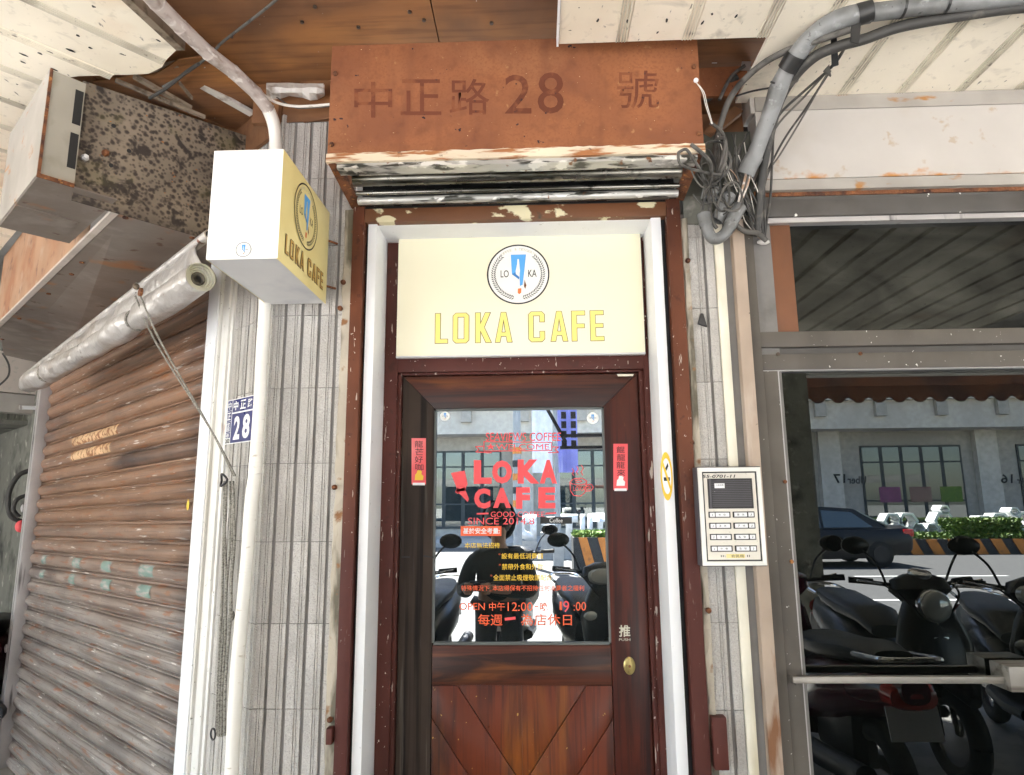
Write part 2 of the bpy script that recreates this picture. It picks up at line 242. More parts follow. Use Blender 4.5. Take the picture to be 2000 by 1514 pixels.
# ------------------------------------------------------------------ mesh builder and objects
WL = {}
class MB:
    def __init__(s): s.v = []; s.f = []
    def poly(s, pts):
        i = len(s.v); s.v += [Vector(p) for p in pts]; s.f.append(tuple(range(i, i+len(pts)))); return s
    def obox(s, o, a, b, c):
        o, a, b, c = map(Vector, (o, a, b, c)); i = len(s.v)
        s.v += [o, o+a, o+a+b, o+b, o+c, o+a+c, o+a+b+c, o+b+c]
        for q in ((0, 3, 2, 1), (4, 5, 6, 7), (0, 1, 5, 4), (1, 2, 6, 5), (2, 3, 7, 6), (3, 0, 4, 7)): s.f.append(tuple(i+k for k in q))
        return s
    def box(s, x0, x1, y0, y1, z0, z1): return s.obox((x0, y0, z0), (x1-x0, 0, 0), (0, y1-y0, 0), (0, 0, z1-z0))
    def prism(s, pts, vec):
        vec = Vector(vec); n = len(pts); i = len(s.v); pts = [Vector(p) for p in pts]
        s.v += pts+[p+vec for p in pts]
        s.f.append(tuple(range(i, i+n))); s.f.append(tuple(range(i+2*n-1, i+n-1, -1)))
        for k in range(n): s.f.append((i+k, i+n+k, i+n+(k+1) % n, i+(k+1) % n))
        return s
    def rings(s, rs, closed=True, caps=True):
        i = len(s.v); n = len(rs[0])
        for r in rs: s.v += [Vector(p) for p in r]
        for a in range(len(rs)-1):
            for k in range(n if closed else n-1):
                k2 = (k+1) % n; s.f.append((i+a*n+k, i+a*n+k2, i+(a+1)*n+k2, i+(a+1)*n+k))
        if caps and closed:
            s.f.append(tuple(i+k for k in reversed(range(n)))); s.f.append(tuple(i+(len(rs)-1)*n+k for k in range(n)))
        return s
    def tube(s, pts, r, n=8, smooth=0, caps=True):
        pts = [Vector(p) for p in pts]
        rr = list(r) if isinstance(r, (list, tuple)) else [r]*len(pts)
        if smooth:
            q = []; qr = []
            for k in range(len(pts)-1):
                p0 = pts[max(k-1, 0)]; p1 = pts[k]; p2 = pts[k+1]; p3 = pts[min(k+2, len(pts)-1)]
                for j in range(smooth):
                    t = j/smooth
                    q.append(.5*((2*p1)+(p2-p0)*t+(2*p0-5*p1+4*p2-p3)*t*t+(3*p1-p0-3*p2+p3)*t**3)); qr.append(rr[k]*(1-t)+rr[k+1]*t)
            q.append(pts[-1]); qr.append(rr[-1]); pts, rr = q, qr
        rs = []; up = None
        for k, p in enumerate(pts):
            d = (pts[min(k+1, len(pts)-1)]-pts[max(k-1, 0)])
            if d.length < 1e-9: d = Vector((0, 0, 1))
            d.normalize()
            if up is None: up = d.orthogonal().normalized()
            up = (up-d*up.dot(d)); up = up.normalized() if up.length > 1e-6 else d.orthogonal().normalized()
            sd = d.cross(up)
            rs.append([p+(up*math.cos(2*math.pi*j/n)+sd*math.sin(2*math.pi*j/n))*rr[k] for j in range(n)])
        return s.rings(rs, True, caps)
    def disc(s, c, ax, r, th, n=20, r2=None):
        c = Vector(c); ax = Vector(ax).normalized()
        return s.tube([c, c+ax*th], [r, r if r2 is None else r2], n)
    def ball(s, c, r, n=10, sq=(1, 1, 1)):
        c = Vector(c); rs = []
        for a in range(n//2+1):
            th = math.pi*a/(n//2); rad = max(math.sin(th), .02)
            rs.append([c+Vector((sq[0]*r*rad*math.cos(2*math.pi*k/n), sq[1]*r*rad*math.sin(2*math.pi*k/n), -sq[2]*r*math.cos(th))) for k in range(n)])
        return s.rings(rs)
    def build(s, name, mat, parent=None, bevel=0.0, smooth=False):
        c = sum(s.v, Vector())/len(s.v)
        me = bpy.data.meshes.new(name); me.from_pydata([tuple(v-c) for v in s.v], [], s.f)
        bm = bmesh.new(); bm.from_mesh(me)
        bmesh.ops.recalc_face_normals(bm, faces=bm.faces[:])
        if bevel:
            es = [e for e in bm.edges if len(e.link_faces) == 2 and e.calc_face_angle(0) > .6]
            bmesh.ops.bevel(bm, geom=es, offset=bevel, segments=2, affect='EDGES', profile=.6)
        bm.to_mesh(me); bm.free()
        if smooth or bevel:
            me.polygons.foreach_set('use_smooth', [True]*len(me.polygons))
            me.set_sharp_from_angle(angle=R_(38))
        me.materials.append(K[mat] if isinstance(mat, str) else mat)
        o = bpy.data.objects.new(name, me); COL.objects.link(o)
        return place(o, c, parent)
def place(o, c, parent=None):
    WL[o.name] = Vector(c)
    if parent: o.parent = parent; o.location = Vector(c)-WL[parent.name]
    else: o.location = c
    return o
def tag(o, label=None, cat=None, group=None, kind=None):
    for k, v in (('label', label), ('category', cat), ('group', group), ('kind', kind)):
        if v: o[k] = v
    return o
def thing(name, loc, label=None, cat=None, group=None, kind=None):
    o = bpy.data.objects.new(name, None); COL.objects.link(o); o.empty_display_size = .1
    place(o, Vector(loc)); return tag(o, label, cat, group, kind)
def inst(src, c, parent):
    o = src.copy(); COL.objects.link(o); return place(o, c, parent)

# ------------------------------------------------------------------ text and flat print
def text_mesh(s, bold=0.0, shear=0.0, spacing=1.0):
    cu = bpy.data.curves.new('lettering', 'FONT'); cu.body = s; cu.size = 1; cu.offset = bold; cu.shear = shear
    cu.space_character = spacing; cu.resolution_u = 3
    ob = bpy.data.objects.new('lettering', cu); COL.objects.link(ob)
    bpy.context.view_layer.update(); dg = bpy.context.evaluated_depsgraph_get()
    me = bpy.data.meshes.new_from_object(ob.evaluated_get(dg))
    bpy.data.objects.remove(ob); bpy.data.curves.remove(cu); return me
def fit(me, cs, mat, parent, name='lettering'):
    "map the bounding box of a flat mesh on the four corners TL TR BR BL"
    co = np.array([v.co[:] for v in me.vertices]); lo = co.min(0); hi = co.max(0); sp = np.maximum(hi-lo, 1e-6)
    tl, tr, br, bl = [Vector(c) for c in cs]; ctr = (tl+tr+br+bl)/4
    for v, c in zip(me.vertices, co):
        a = (c[0]-lo[0])/sp[0]; b = (c[1]-lo[1])/sp[1]
        v.co = (bl*(1-a)+br*a)*(1-b)+(tl*(1-a)+tr*a)*b-ctr
    me.materials.clear(); me.materials.append(K[mat] if isinstance(mat, str) else mat)
    o = bpy.data.objects.new(name, me); COL.objects.link(o); return place(o, ctr, parent)
def text(s, cs, mat, parent, bold=0.0, shear=0.0, spacing=1.0, name='lettering'):
    return fit(text_mesh(s, bold, shear, spacing), cs, mat, parent, name)
def pxq(x0, y0, x1, y1, fn): return [fn(x0, y0), fn(x1, y0), fn(x1, y1), fn(x0, y1)]
def cpoly(loops, off=0.0):
    "flat mesh from outline loops (holes by even-odd), grown by off"
    cu = bpy.data.curves.new('lettering', 'CURVE'); cu.dimensions = '2D'; cu.fill_mode = 'BOTH'; cu.offset = off
    for lp in loops:
        sp = cu.splines.new('POLY'); sp.points.add(len(lp)-1); sp.use_cyclic_u = True
        for p, q in zip(sp.points, lp): p.co = (q[0], q[1], 0, 1)
    ob = bpy.data.objects.new('lettering', cu); COL.objects.link(ob)
    bpy.context.view_layer.update(); dg = bpy.context.evaluated_depsgraph_get()
    me = bpy.data.meshes.new_from_object(ob.evaluated_get(dg))
    bpy.data.objects.remove(ob); bpy.data.curves.remove(cu); return me
def flat(me, o, ax, ay, mat, parent, name):
    "lay a flat mesh at o with its x and y along ax, ay"
    o, ax, ay = Vector(o), Vector(ax), Vector(ay)
    for v in me.vertices: v.co = ax*v.co.x+ay*v.co.y
    me.materials.clear(); me.materials.append(K[mat] if isinstance(mat, str) else mat)
    ob = bpy.data.objects.new(name, me); COL.objects.link(ob); return place(ob, o, parent)
def stroke(pts, w):
    "a flat band along a polyline, as a list of quads in 2-D"
    out = []
    for (x0, y0), (x1, y1) in zip(pts, pts[1:]):
        d = math.hypot(x1-x0, y1-y0) or 1; nx, ny = -(y1-y0)/d*w/2, (x1-x0)/d*w/2; ex, ey = (x1-x0)/d*w*.3, (y1-y0)/d*w*.3
        out.append([(x0-ex+nx, y0-ey+ny), (x1+ex+nx, y1+ey+ny), (x1+ex-nx, y1+ey-ny), (x0-ex-nx, y0-ey-ny)])
    return out
def strokes_obj(lines, w, fn, mat, parent, name='drawing'):
    mb = MB()
    for l in lines:
        for q in stroke(l, w): mb.poly([fn(*p) for p in q])
    return mb.build(name, mat, parent)
# the block letters of the café's name: width and outline loops on a unit height
c_ = .09
LET = {
 'L': (.42, [[(0, 0), (.42, 0), (.42, .135), (.17, .135), (.17, 1), (0, 1)]]),
 'O': (.53, [[(c_, 0), (.53-c_, 0), (.53, c_), (.53, 1-c_), (.53-c_, 1), (c_, 1), (0, 1-c_), (0, c_)], [(.155, .13), (.155, .87), (.375, .87), (.375, .13)]]),
 'K': (.52, [[(0, 0), (.165, 0), (.165, .40), (.35, 0), (.53, 0), (.29, .51), (.50, 1), (.33, 1), (.165, .62), (.165, 1), (0, 1)]]),
 'A': (.56, [[(0, 0), (.155, 0), (.195, .20), (.365, .20), (.405, 0), (.56, 0), (.36, 1), (.20, 1)], [(.215, .33), (.28, .76), (.345, .33)]]),
 'C': (.53, [[(c_, 0), (.53-c_, 0), (.53, c_), (.53, .34), (.375, .34), (.375, .13), (.155, .13), (.155, .87), (.375, .87), (.375, .66), (.53, .66), (.53, 1-c_), (.53-c_, 1), (c_, 1), (0, 1-c_), (0, c_)]]),
 'F': (.44, [[(0, 0), (.165, 0), (.165, .44), (.42, .44), (.42, .565), (.165, .565), (.165, .865), (.44, .865), (.44, 1), (0, 1)]]),
 'E': (.44, [[(0, 0), (.44, 0), (.44, .135), (.165, .135), (.165, .44), (.42, .44), (.42, .565), (.165, .565), (.165, .865), (.44, .865), (.44, 1), (0, 1)]])}
def cafe_name(o, ax, ay, nrm, height, width, parent, outline=.02, fill='gold'):
    "LOKA CAFE in gold letters with a dark outline; o is the lower left corner"
    xs = {}; x = 0; seq = 'LOKA CAFE'; adv = {'L': .60, 'O': .755, 'K': .665, 'A': .70, 'C': .74, 'F': .62, 'E': .44, ' ': .42}
    tot = sum(adv[c] for c in seq[:-1])+.44; k = width/tot
    for ch in seq:
        if ch != ' ':
            loops = [[(px_*k, py_*height) for px_, py_ in lp] for lp in LET[ch][1]]
            oo = Vector(o)+Vector(ax)*(x*k)
            b = flat(cpoly(loops, outline*height), oo+Vector(nrm)*.0010, ax, ay, 'ink', parent, 'letter_outline')
            flat(cpoly(loops, -.002*height), oo+Vector(nrm)*.0020, ax, ay, fill, parent, 'letter')
        x += adv[ch]
def circ(r, n=48, cx=0, cy=0): return [(cx+r*math.cos(2*math.pi*k/n), cy+r*math.sin(2*math.pi*k/n)) for k in range(n)]
def logo(c, ax, ay, nrm, r, parent, full=True, ring='inkblack', disc='logowhite'):
    c, nrm, ax, ay = Vector(c), Vector(nrm), Vector(ax), Vector(ay)
    f = lambda loops, mat, name, h: flat(cpoly([[(a*r, b*r) for a, b in l] for l in loops]), c+nrm*h, ax, ay, mat, parent, name)
    f([circ(1.0)], disc, 'logo_disc', .0010)
    if full:
        f([circ(1.0, 64), circ(.955, 64)], ring, 'logo_ring', .0020)
        lv = []
        for sgn in (-1, 1):
            for k in range(26):
                a = math.pi/2+sgn*(R_(44)+R_(126)*k/25); rr = .79; x, y = rr*math.cos(a), rr*math.sin(a)
                tx, ty = math.sin(a)*sgn, -math.cos(a)*sgn       # back towards the tip
                for side in (-1, 1):
                    dx, dy = tx*.75+side*math.cos(a)*.7, ty*.75+side*math.sin(a)*.7
                    L = .115; px_, py_ = -dy*.017, dx*.017
                    lv.append([(x, y), (x+dx*L*.5+px_, y+dy*L*.5+py_), (x+dx*L, y+dy*L), (x+dx*L*.5-px_, y+dy*L*.5-py_)])
        mb = MB()
        for l in lv: mb.poly([c+nrm*.0020+ax*(p[0]*r)+ay*(p[1]*r) for p in l])
        o = mb.build('laurel', 'inkblack', parent); o['kind'] = 'stuff'
        s = 'COFFEE & DESSERTS'
        for i, ch in enumerate(s):
            if ch == ' ': continue
            a = R_(90+41-82*i/(len(s)-1)); q = Vector((math.cos(a), math.sin(a))); tx = Vector((q.y, -q.x)); w, h = .036*(1 if ch != 'I' else .4), .085
            b0 = q*.80; cs = [b0+q*h-tx*w, b0+q*h+tx*w, b0+tx*w, b0-tx*w]
            text(ch, [c+nrm*.002+ax*(p.x*r)+ay*(p.y*r) for p in cs], 'pale', parent)
    for s, x0, x1 in (('LO', -.56, -.30), ('KA', .32, .59)):
        text(s, [c+nrm*.002+ax*(a*r)+ay*(b*r) for a, b in ((x0, .14), (x1, .14), (x1, -.10), (x0, -.10))], 'inkblack', parent, bold=.004)
    f([[(-.23, .66), (.26, .66), (.20, .12), (.14, -.36), (.05, -.40), (.05, .03), (.06, .10), (.045, .34), (.03, .51), (-.02, .51), (-.03, .34), (-.08, .10), (-.07, .02), (-.20, 0)]], 'blue', 'logo_arm', .0021)
    f([[(-.20, 0), (-.09, .07), (-.07, .0), (.04, -.10), (.03, -.18)]], 'blue2', 'logo_fold', .0024)
    f([[(-.01, -.48), (.10, -.47), (.09, -.62), (.03, -.67), (-.02, -.62)]], 'orange', 'logo_mark', .0021)
    f([[(.21, -.18), (.23, -.28), (.26, -.38), (.22, -.50), (.18, -.40)]], 'bean', 'logo_bean', .0021)
def clip(poly, a, b, c):
    "keep the part of a 2-D polygon with a*x+b*y<=c"
    out = []
    for i, p in enumerate(poly):
        q = poly[(i+1) % len(poly)]; dp = a*p[0]+b*p[1]-c; dq = a*q[0]+b*q[1]-c
        if dp <= 0: out.append(p)
        if (dp < 0 < dq) or (dq < 0 < dp):
            t = dp/(dp-dq); out.append((p[0]+(q[0]-p[0])*t, p[1]+(q[1]-p[1])*t))
    return out

# ================================================================== THE GROUND AND THE STREET'S SURFACES
K['pave'] = M('arcade_paving', (.30, .29, .27), .7, layers=[((.18, .17, .16), 6, .5, .7)], bump=(40, .3, .003))
K['asphalt'] = M('asphalt', (.060, .060, .062), .85, layers=[((.10, .10, .10), 60, .55, .7)], bump=(120, .4, .004))
K['linepaint'] = M('road_paint', (.72, .72, .70), .6)
K['concrete'] = M('concrete', (.36, .35, .33), .8, layers=[((.22, .21, .19), 2, .55, .75)])
tag(MB().box(-30, 30, -4.55, 9, -.3, 0).build('arcade_floor', 'pave'), 'pale paved floor of the covered arcade', None, kind='structure')
tag(MB().box(-90, 90, -60, -4.56, -.45, -.14).build('road', 'asphalt'), 'grey asphalt road in front of the arcade', None, kind='structure')
tag(MB().box(-90, 90, -42, -22, -.135, .02).build('pavement', 'concrete'), 'concrete pavement across the road', None, kind='structure')
tag(MB().box(-200, 200, -250, 150, -.9, -.46).build('ground', 'concrete'), 'bare ground under the street', None, kind='structure')
for i, (y, w) in enumerate(((-9.2, .14), (-6.7, .12), (-12.6, .12))):
    for k in range(9):
        x = -16+k*5.2+i
        tag(MB().box(x, x+(3.2 if i else 3.4), y-w/2, y+w/2, -.139, -.132).build('lane_marking', 'linepaint'), 'white painted lane line on the asphalt', None, kind='structure')

# ================================================================== TILED FACADE
TW, TH, TG = .0573, .2475, .0013
prof = [(.0078, .0075), (.0085, 0), (.0345, 0), (.0350, .0035), (.0372, .0035), (.0378, .0002), (.0420, .0002), (.0425, .0030), (.0446, .0030), (.0452, .0003), (.0548, .0003), (.0556, .0075)]
def tile_mesh(x0=0.0, x1=1.0):
    mb = MB(); p2 = [(min(max(a, x0*TW), x1*TW), b) for a, b in prof]
    mb.prism([(a, b, 0) for a, b in p2]+[(p2[-1][0], .012, 0), (p2[0][0], .012, 0)], (0, 0, TH-TG)); return mb
ZJ = [1.8786+.2485*k for k in range(-8, 5)]          # heights of the level joints
def tile_row(root, cols, place_fn, rotz, zlo, zhi):
    src = None; n = 0
    for c in cols:
        for k, zj in enumerate(ZJ[:-1]):
            if zj+TH < zlo or zj > zhi: continue
            h = min(zhi, zj+TH)-zj
            if src is None or h < TH-.001:
                o = tile_mesh().build('tile', 'tile', None)
                if h < TH-.001:
                    zs = [v.co.z for v in o.data.vertices]; zm = min(zs); zM = max(zs)
                    for v in o.data.vertices:
                        if v.co.z > 0: v.co.z = zm+h-TG
                cen = WL[o.name].copy()
                o.parent = root
                if h >= TH-.001: src = o
            else:
                o = src.copy(); COL.objects.link(o); o.parent = root
            p = place_fn(c)
            rot = Matrix.Rotation(rotz, 3, 'Z')
            cc = Vector((TW/2+.0, .006, (TH-TG)/2)) if True else cen
            w = Vector((p.x, p.y, zj))+rot@Vector((cenx, ceny, 0))+Vector((0, 0, cenz))
            jit = Vector((random.uniform(-.0006, .0006), random.uniform(-.001, .001), 0))
            o.location = w+jit-WL[root.name]; o.rotation_euler = (0, 0, rotz); WL[o.name] = w; n += 1
_t = tile_mesh(); _c = sum(_t.v, Vector())/len(_t.v); cenx, ceny, cenz = _c
XG0 = P(586.6, 724).x-.004                            # a groove centre on the left strip
wall = thing('tiled_wall', (XG0, .05, 0), 'grey ribbed tile wall strip left of the café doorway behind the hanging light box', 'wall')
MB().box(CN[0]+.004, -.618, .0062, .30, 0, 2.96).build('mortar_bed', 'mortar', wall)
tile_row(wall, [k for k in range(-2, 3)], lambda c: Vector((XG0+c*TW, 0, 0)), 0, .4, 2.84)
XR0 = P(1385, 640).x-.004
wallr = thing('tiled_wall', (XR0, .05, 0), 'narrow grey tile wall strip between the brown doorway frame and the dark shop window', 'wall')
MB().box(.502, .80, .0065, .25, 0, 2.46).build('mortar_bed', 'mortar', wallr)
tile_row(wallr, [-1, 0], lambda c: Vector((XR0+c*TW, 0, 0)), 0, .4, 2.45)
wallc = thing('tiled_wall', (CN[0], .1, 0), 'grey tile wall on the chamfered corner carrying the blue house number plate', 'wall')
MB().obox(U(.002, -.30, 0), VD*.47, VN*.292, VZ*2.96).build('mortar_bed', 'mortar', wallc)
tile_row(wallc, [1, 2, 3, 4, 5], lambda c: U(c*TW-.012, 0, 0), math.atan2(-UD[1], -UD[0]), .4, 2.95)

# upper timber and boards over the tiles
ply = thing('plywood_soffit', (0, 0, 3.0), kind='structure'); tag(ply, 'water stained brown plywood under the missing ceiling panels')
xs = [-2.6, -1.55, -.30, .95, 2.2]
for x0, x1 in zip(xs, xs[1:]): MB().box(x0+.002, x1-.002, -2.6, .30, 3.0, 3.018).build('board', 'ply', ply)
for px, py in ((615, 12), (452, 70), (590, 42), (700, 52), (828, 38), (960, 44), (1130, 20), (800, 22)):
    p = PZ(px, py, 3.0); MB().disc(p-VZ*.006, (0, 0, 1), .006, .006, 8).build('nail', 'nail', ply)
fas = thing('fascia_board', (-.7, 0, 2.9), 'dark brown stained fascia board above the grey tiles behind the pipe', 'board')
MB().obox((-1.0, .002, 2.845), (.40, 0, 0), (0, .02, 0), (0, 0, .153)).build('board', 'ply', fas)
MB().prism([(-.60, .001, 3.0), (-.60, .001, 2.86), (-.70, -.01, 2.845), (-.81, .0, 2.838), (-.83, .001, 2.87), (-.83, .001, 3.0)], (0, -.006, 0)).build('loose_ply', 'ply', fas)
fas2 = thing('fascia_board', U(.5, 0, 2.9), 'broken brown fascia boards on the chamfered corner above the spotted steel panel', 'board')
MB().obox(U(0, .004, 2.80), VD*.75, VN*.012, VZ*.198).build('board', 'ply', fas2)
MB().obox(U(.75, .002, 2.80), VD*1.2, VN*.012, VZ*.198).build('board', 'ply', fas2)
for a, b, w, z in (((262, 152), (372, 214), .020, 2.90), ((225, 160), (400, 232), .012, 2.89), ((278, 142), (345, 128), .020, 2.93), ((395, 170), (492, 225), .03, 2.93), ((350, 165), (375, 195), .006, 2.9)):
    p, q = PZ(a[0], a[1], z), PZ(b[0], b[1], z-.01); d = (q-p); n_ = VZ.cross(d).normalized()
    MB().obox(p-n_*w/2, d, n_*w, VZ*.012).build('batten', 'oldwood' if w != .03 else 'foil', fas2)
mb = MB(); pl = [(182, 160), (260, 150), (300, 148), (348, 118), (420, 108), (505, 200), (490, 262), (400, 235), (300, 200)]
mb.prism([PZ(x, y, 2.955-.045*(1-math.hypot(x-345, y-97)/250)) for x, y in pl], VZ*.006); mb.build('sagging_ply', 'ply', fas2)
cr = thing('insulation_foil', P(580, 182, -.05), 'crumpled white foil sagging under the brown fascia beside the wrapped pipe', 'foil')
mb = MB(); g = [[P(520+i*14, 163+j*9+random.uniform(-2, 2)+(4 if j == 3 else 0)*math.sin(i*1.3), -.05-.03*math.sin(j*1.0+.4)+random.uniform(-.008, .008)) for i in range(9)] for j in range(4)]
mb.rings(g, False, False); mb.rings([[p+Vector((0, .012, .004)) for p in r] for r in g], False, False); mb.build('sheet', 'foil', cr)

# ================================================================== DOORWAY
YF, YI, YD, YG = -.02, .16, .19, .205
xl0, xl1 = (P(679, 700, YF).x+P(651, 1500, YF).x)/2, (P(705, 700, YF).x+P(673, 1514, YF).x)/2
xr0, xr1 = (P(1312, 700, YF).x+P(1361, 1450, YF).x)/2, (P(1339, 560, YF).x+P(1376, 1300, YF).x)/2
zh1, zh0 = P(1000, 400, YF).z, P(1000, 427, YF).z
fr = thing('doorway_frame', ((xl0+xr1)/2, YF, 0), 'brown and white steel frame round the wooden café door, paint chipped', 'door frame')
for x0, x1 in ((xl0, xl1), (xr0, xr1)): MB().box(x0, x1, YF, .10, 0, zh1+.02).build('outer_post', 'brown2', fr, bevel=.002)
MB().box(xl1, xr0, YF+.004, .16, zh0, zh1).build('header', 'header', fr, bevel=.002)
jl0, jl1 = xl1+.009, P(729, 700, 0).x; jr1, jr0 = xr0-.016, P(1284, 700, 0).x
for x0, x1 in ((xl1, jl0), (jr1, xr0)): MB().box(x0, x1, .02, .04, 0, zh0).build('shutter_groove', 'black', fr)
zl = P(1000, 426, 0).z
for x0, x1, xb in ((jl0, jl1, jl1), (jr0, jr1, jr0)):
    MB().box(x0, x1, 0, YI+.05, 0, zl).build('white_jamb', 'white', fr, bevel=.003)
MB().box(jl1, jr0, .012, YI+.05, zl-.012, zl-.001).build('white_lintel', 'white', fr)
ix0, ix1 = jl1, jr0
fx0, fx1 = P(777, 690, YI).x, P(1256, 690, YI).x
zit, zst, zsb, ztb = P(1015, 441, YI).z, P(1015, 462, YI).z, P(1015, 694, YI).z, P(1015, 724, YI).z
for x0, x1 in ((ix0, fx0), (fx1, ix1)): MB().box(x0, x1, YI, YI+.07, 0, zl-.013).build('inner_post', 'brown', fr, bevel=.002)
MB().box(fx0, fx1, YI, YI+.07, zst, zl-.013).build('inner_head', 'brown', fr, bevel=.002)
MB().box(fx0, fx1, YI-.002, YI+.07, ztb, zsb).build('transom_bar', 'brown', fr, bevel=.003)
dx0, dx1 = P(788, 735, YD).x, P(1245, 735, YD).x
for x0, x1 in ((fx0, dx0-.003), (dx1+.003, fx1)): MB().box(x0, x1, YI+.012, YI+.07, 0, ztb).build('door_stop', 'brown', fr, bevel=.002)
zdt = P(1015, 733, YD).z
MB().box(fx0, fx1, YI+.012, YI+.07, zdt+.003, ztb).build('door_stop', 'brown', fr, bevel=.002)
MB().box(fx0, fx1, YI+.10, YI+.12, zsb-.01, zst+.02).build('back_board', 'black', fr)
# caulk beside the frame
for xa, xb, nm, z1 in ((P(662, 700, 0).x, xl0, 'left', 2.50), (xr1, P(1350, 640, 0).x+.004, 'right', 2.44)):
    mb = MB(); rs = []
    for k in range(60):
        z = z1*k/59; j = random.uniform(-.003, .003); rs.append([(xa+j, .004, z), (xa+.006+j, -.006+random.uniform(-.003, .002), z), (xb+.001, -.008+random.uniform(-.004, .003), z), (xb+.001, .02, z), (xa, .02, z)])
    mb.rings(rs); mb.build('caulk_joint', 'caulk', fr)
def screw(px, py, Y, parent, r=.006, mat='rustbar', name='screw', d=.008):
    p = P(px, py, Y); return MB().tube([p, p-Vector((0, d*.6, 0)), p-Vector((0, d, 0))], [r, r, r*.6], 10).build(name, mat, parent, smooth=True)
for px, py in ((671, 552), (665, 603), (654, 952), (1343, 510), (1350, 865), (1383, 1192), (645, 1405)): screw(px, py, -.008, fr, .0085, d=.014)
hg = thing('hinge_box', P(1408, 1450, -.03), 'small flaking brown metal box low on the tiles right of the doorway', 'metal box')
MB().box(P(1391, 1450, -.02).x, P(1421, 1450, -.03).x, -.035, .002, P(1400, 1504, -.03).z, P(1400, 1401, -.03).z).build('box', 'brown', hg, bevel=.003)
hg2 = thing('hinge_box', P(645, 1435, -.03), 'small rusty brown catch low on the left doorway post', 'catch')
MB().box(P(639, 1435, -.02).x, P(651, 1435, -.02).x, -.035, .002, P(645, 1452, -.02).z, P(645, 1420, -.02).z).build('box', 'brown', hg2, bevel=.003)

# ---- transom sign
ts = thing('transom_sign', P(1015, 580, YI-.03), 'cream café sign panel over the door with round logo and gold letters', 'sign')
YS = YI-.028
a, b = P(776, 580, YS).x, P(1256, 580, YS).x; zt, zb = P(1015, 461.5, YS).z, P(1015, 692, YS).z
MB().box(a, b, YS, YI+.02, zb, zt).build('panel', 'cream', ts, bevel=.002)
MB().box(a, b, YS-.001, YS+.02, zb-.006, zb-.0005).build('edge_trim', 'under', ts)
lc = (P(1012, 536, YS)); lr = (P(1073, 536, YS).x-P(951, 536, YS).x)/2
logo(lc, VX, VZ, (0, -1, 0), lr, ts)
o_ = P(850, 671, YS); hgt = P(850, 613, YS).z-o_.z; wid = P(1180, 667, YS).x-o_.x
cafe_name(o_, VX, VZ, (0, -1, 0), hgt, wid, ts, .015)

# ---- the wooden door
dr = thing('wooden_door', ((dx0+dx1)/2, YD, 0), 'stained brown wooden door with a large glass pane and diagonal boards below', 'door')
gx0, gx1 = P(852, 800, YD).x, P(1179, 800, YD).x
gx1 = (gx1+P(1187, 1254, YD).x)/2
gzt, gzb = P(1015, 800, YD).z, P(1015, 1256, YD).z
DB = YD+.045
MB().prism([(dx0, YD, .02), (gx0-.006, YD, .02), (gx0-.006, YD, gzt+.0075), (dx0, YD, zdt)], (0, .045, 0)).build('stile', 'woodg', dr, bevel=.0015)
tag(MB().prism([(dx1, YD, .02), (dx1, YD, zdt), (gx1+.006, YD, gzt+.0075), (gx1+.006, YD, .02)], (0, .045, 0)).build('stile', 'wood', dr, bevel=.0015), 'red brown stile on the handle side')
MB().prism([(dx0+.001, YD, zdt), (gx0-.005, YD, gzt+.007), (gx1+.005, YD, gzt+.007), (dx1-.001, YD, zdt)], (0, .044, 0)).build('top_rail', 'woodh', dr, bevel=.0015)
lz0 = P(1015, 1339, YD).z
MB().box(gx0-.004, gx1+.004, YD+.001, DB, lz0, gzb-.008).build('lock_rail', 'woodh', dr, bevel=.0015)
# diagonal boards of the lower panel, clipped to the panel
px0, px1, pz0, pz1 = gx0-.004, gx1+.004, .18, lz0-.002; xm = (P(1005, 1514, YD).x+P(1036, 1514, YD).x)/2
rect = [(px0, pz0), (px1, pz0), (px1, pz1), (px0, pz1)]
pA, pB = P(893, 1340, YD), P(1006, 1514, YD); sl_ = (pB.x-pA.x)/(pA.z-pB.z)
for side in (-1, 1):
    half = clip(rect, side*-1, 0, side*-1*xm)
    xk = xm-side*0  # boards counted from the middle outwards
    lines = [abs(xm-pA.x)+.155*k for k in range(6)]
    prev = -1.0
    for i, c in enumerate(lines):
        # band: prev < |x-xm| + (pz1-z)*sl < c
        pl = clip(half, side, -sl_, c-.0015-side*-1*0+side*xm-sl_*pz1)
        if i: pl = clip(pl, -side, sl_, -(prev+.0015)-side*xm+sl_*pz1)
        prev = c
        if len(pl) > 2: MB().prism([(x, YD+.006+(0 if i else .003), z) for x, z in pl], (0, .03, 0)).build('diagonal_board', 'woodp', dr, bevel=.001)
MB().box(px0, px1, YD+.038, DB, pz0, pz1).build('backing', 'black', dr)
MB().box(fx0, fx1, YD+.05, YD+.07, 0, ztb).build('dark_lining', 'black', fr)
MB().box(gx0-.004, gx1+.004, YD+.001, DB, .02, pz0-.002).build('bottom_rail', 'woodh', dr)
for x0, x1, z0, z1 in ((gx0-.006, gx0, gzb, gzt), (gx1, gx1+.006, gzb, gzt), (gx0, gx1, gzt, gzt+.006), (gx0, gx1, gzb-.007, gzb)):
    MB().box(x0, x1, YD+.003, YG+.01, z0, z1).build('glazing_bead', 'gasket', dr)
MB().box(gx0, gx1, YG, YG+.006, gzb, gzt).build('pane', 'doorpane', dr)
kn = P(1229, 1300, YD)
k1 = MB().tube([kn+Vector((0, .002, 0)), kn-Vector((0, .006, 0)), kn-Vector((0, .010, 0))], [.019, .019, .013], 24)
for v in k1.v: v.z = kn.z+(v.z-kn.z)*1.45
k1 = k1.build('lock_plate', 'brass', dr, smooth=True)
MB().disc(kn-Vector((0, .0115, 0)), (0, 1, 0), .0045, .003, 12).build('keyhole', 'rustbar', k1)
fd = lambda x, y: P(x, y, YD-.001)
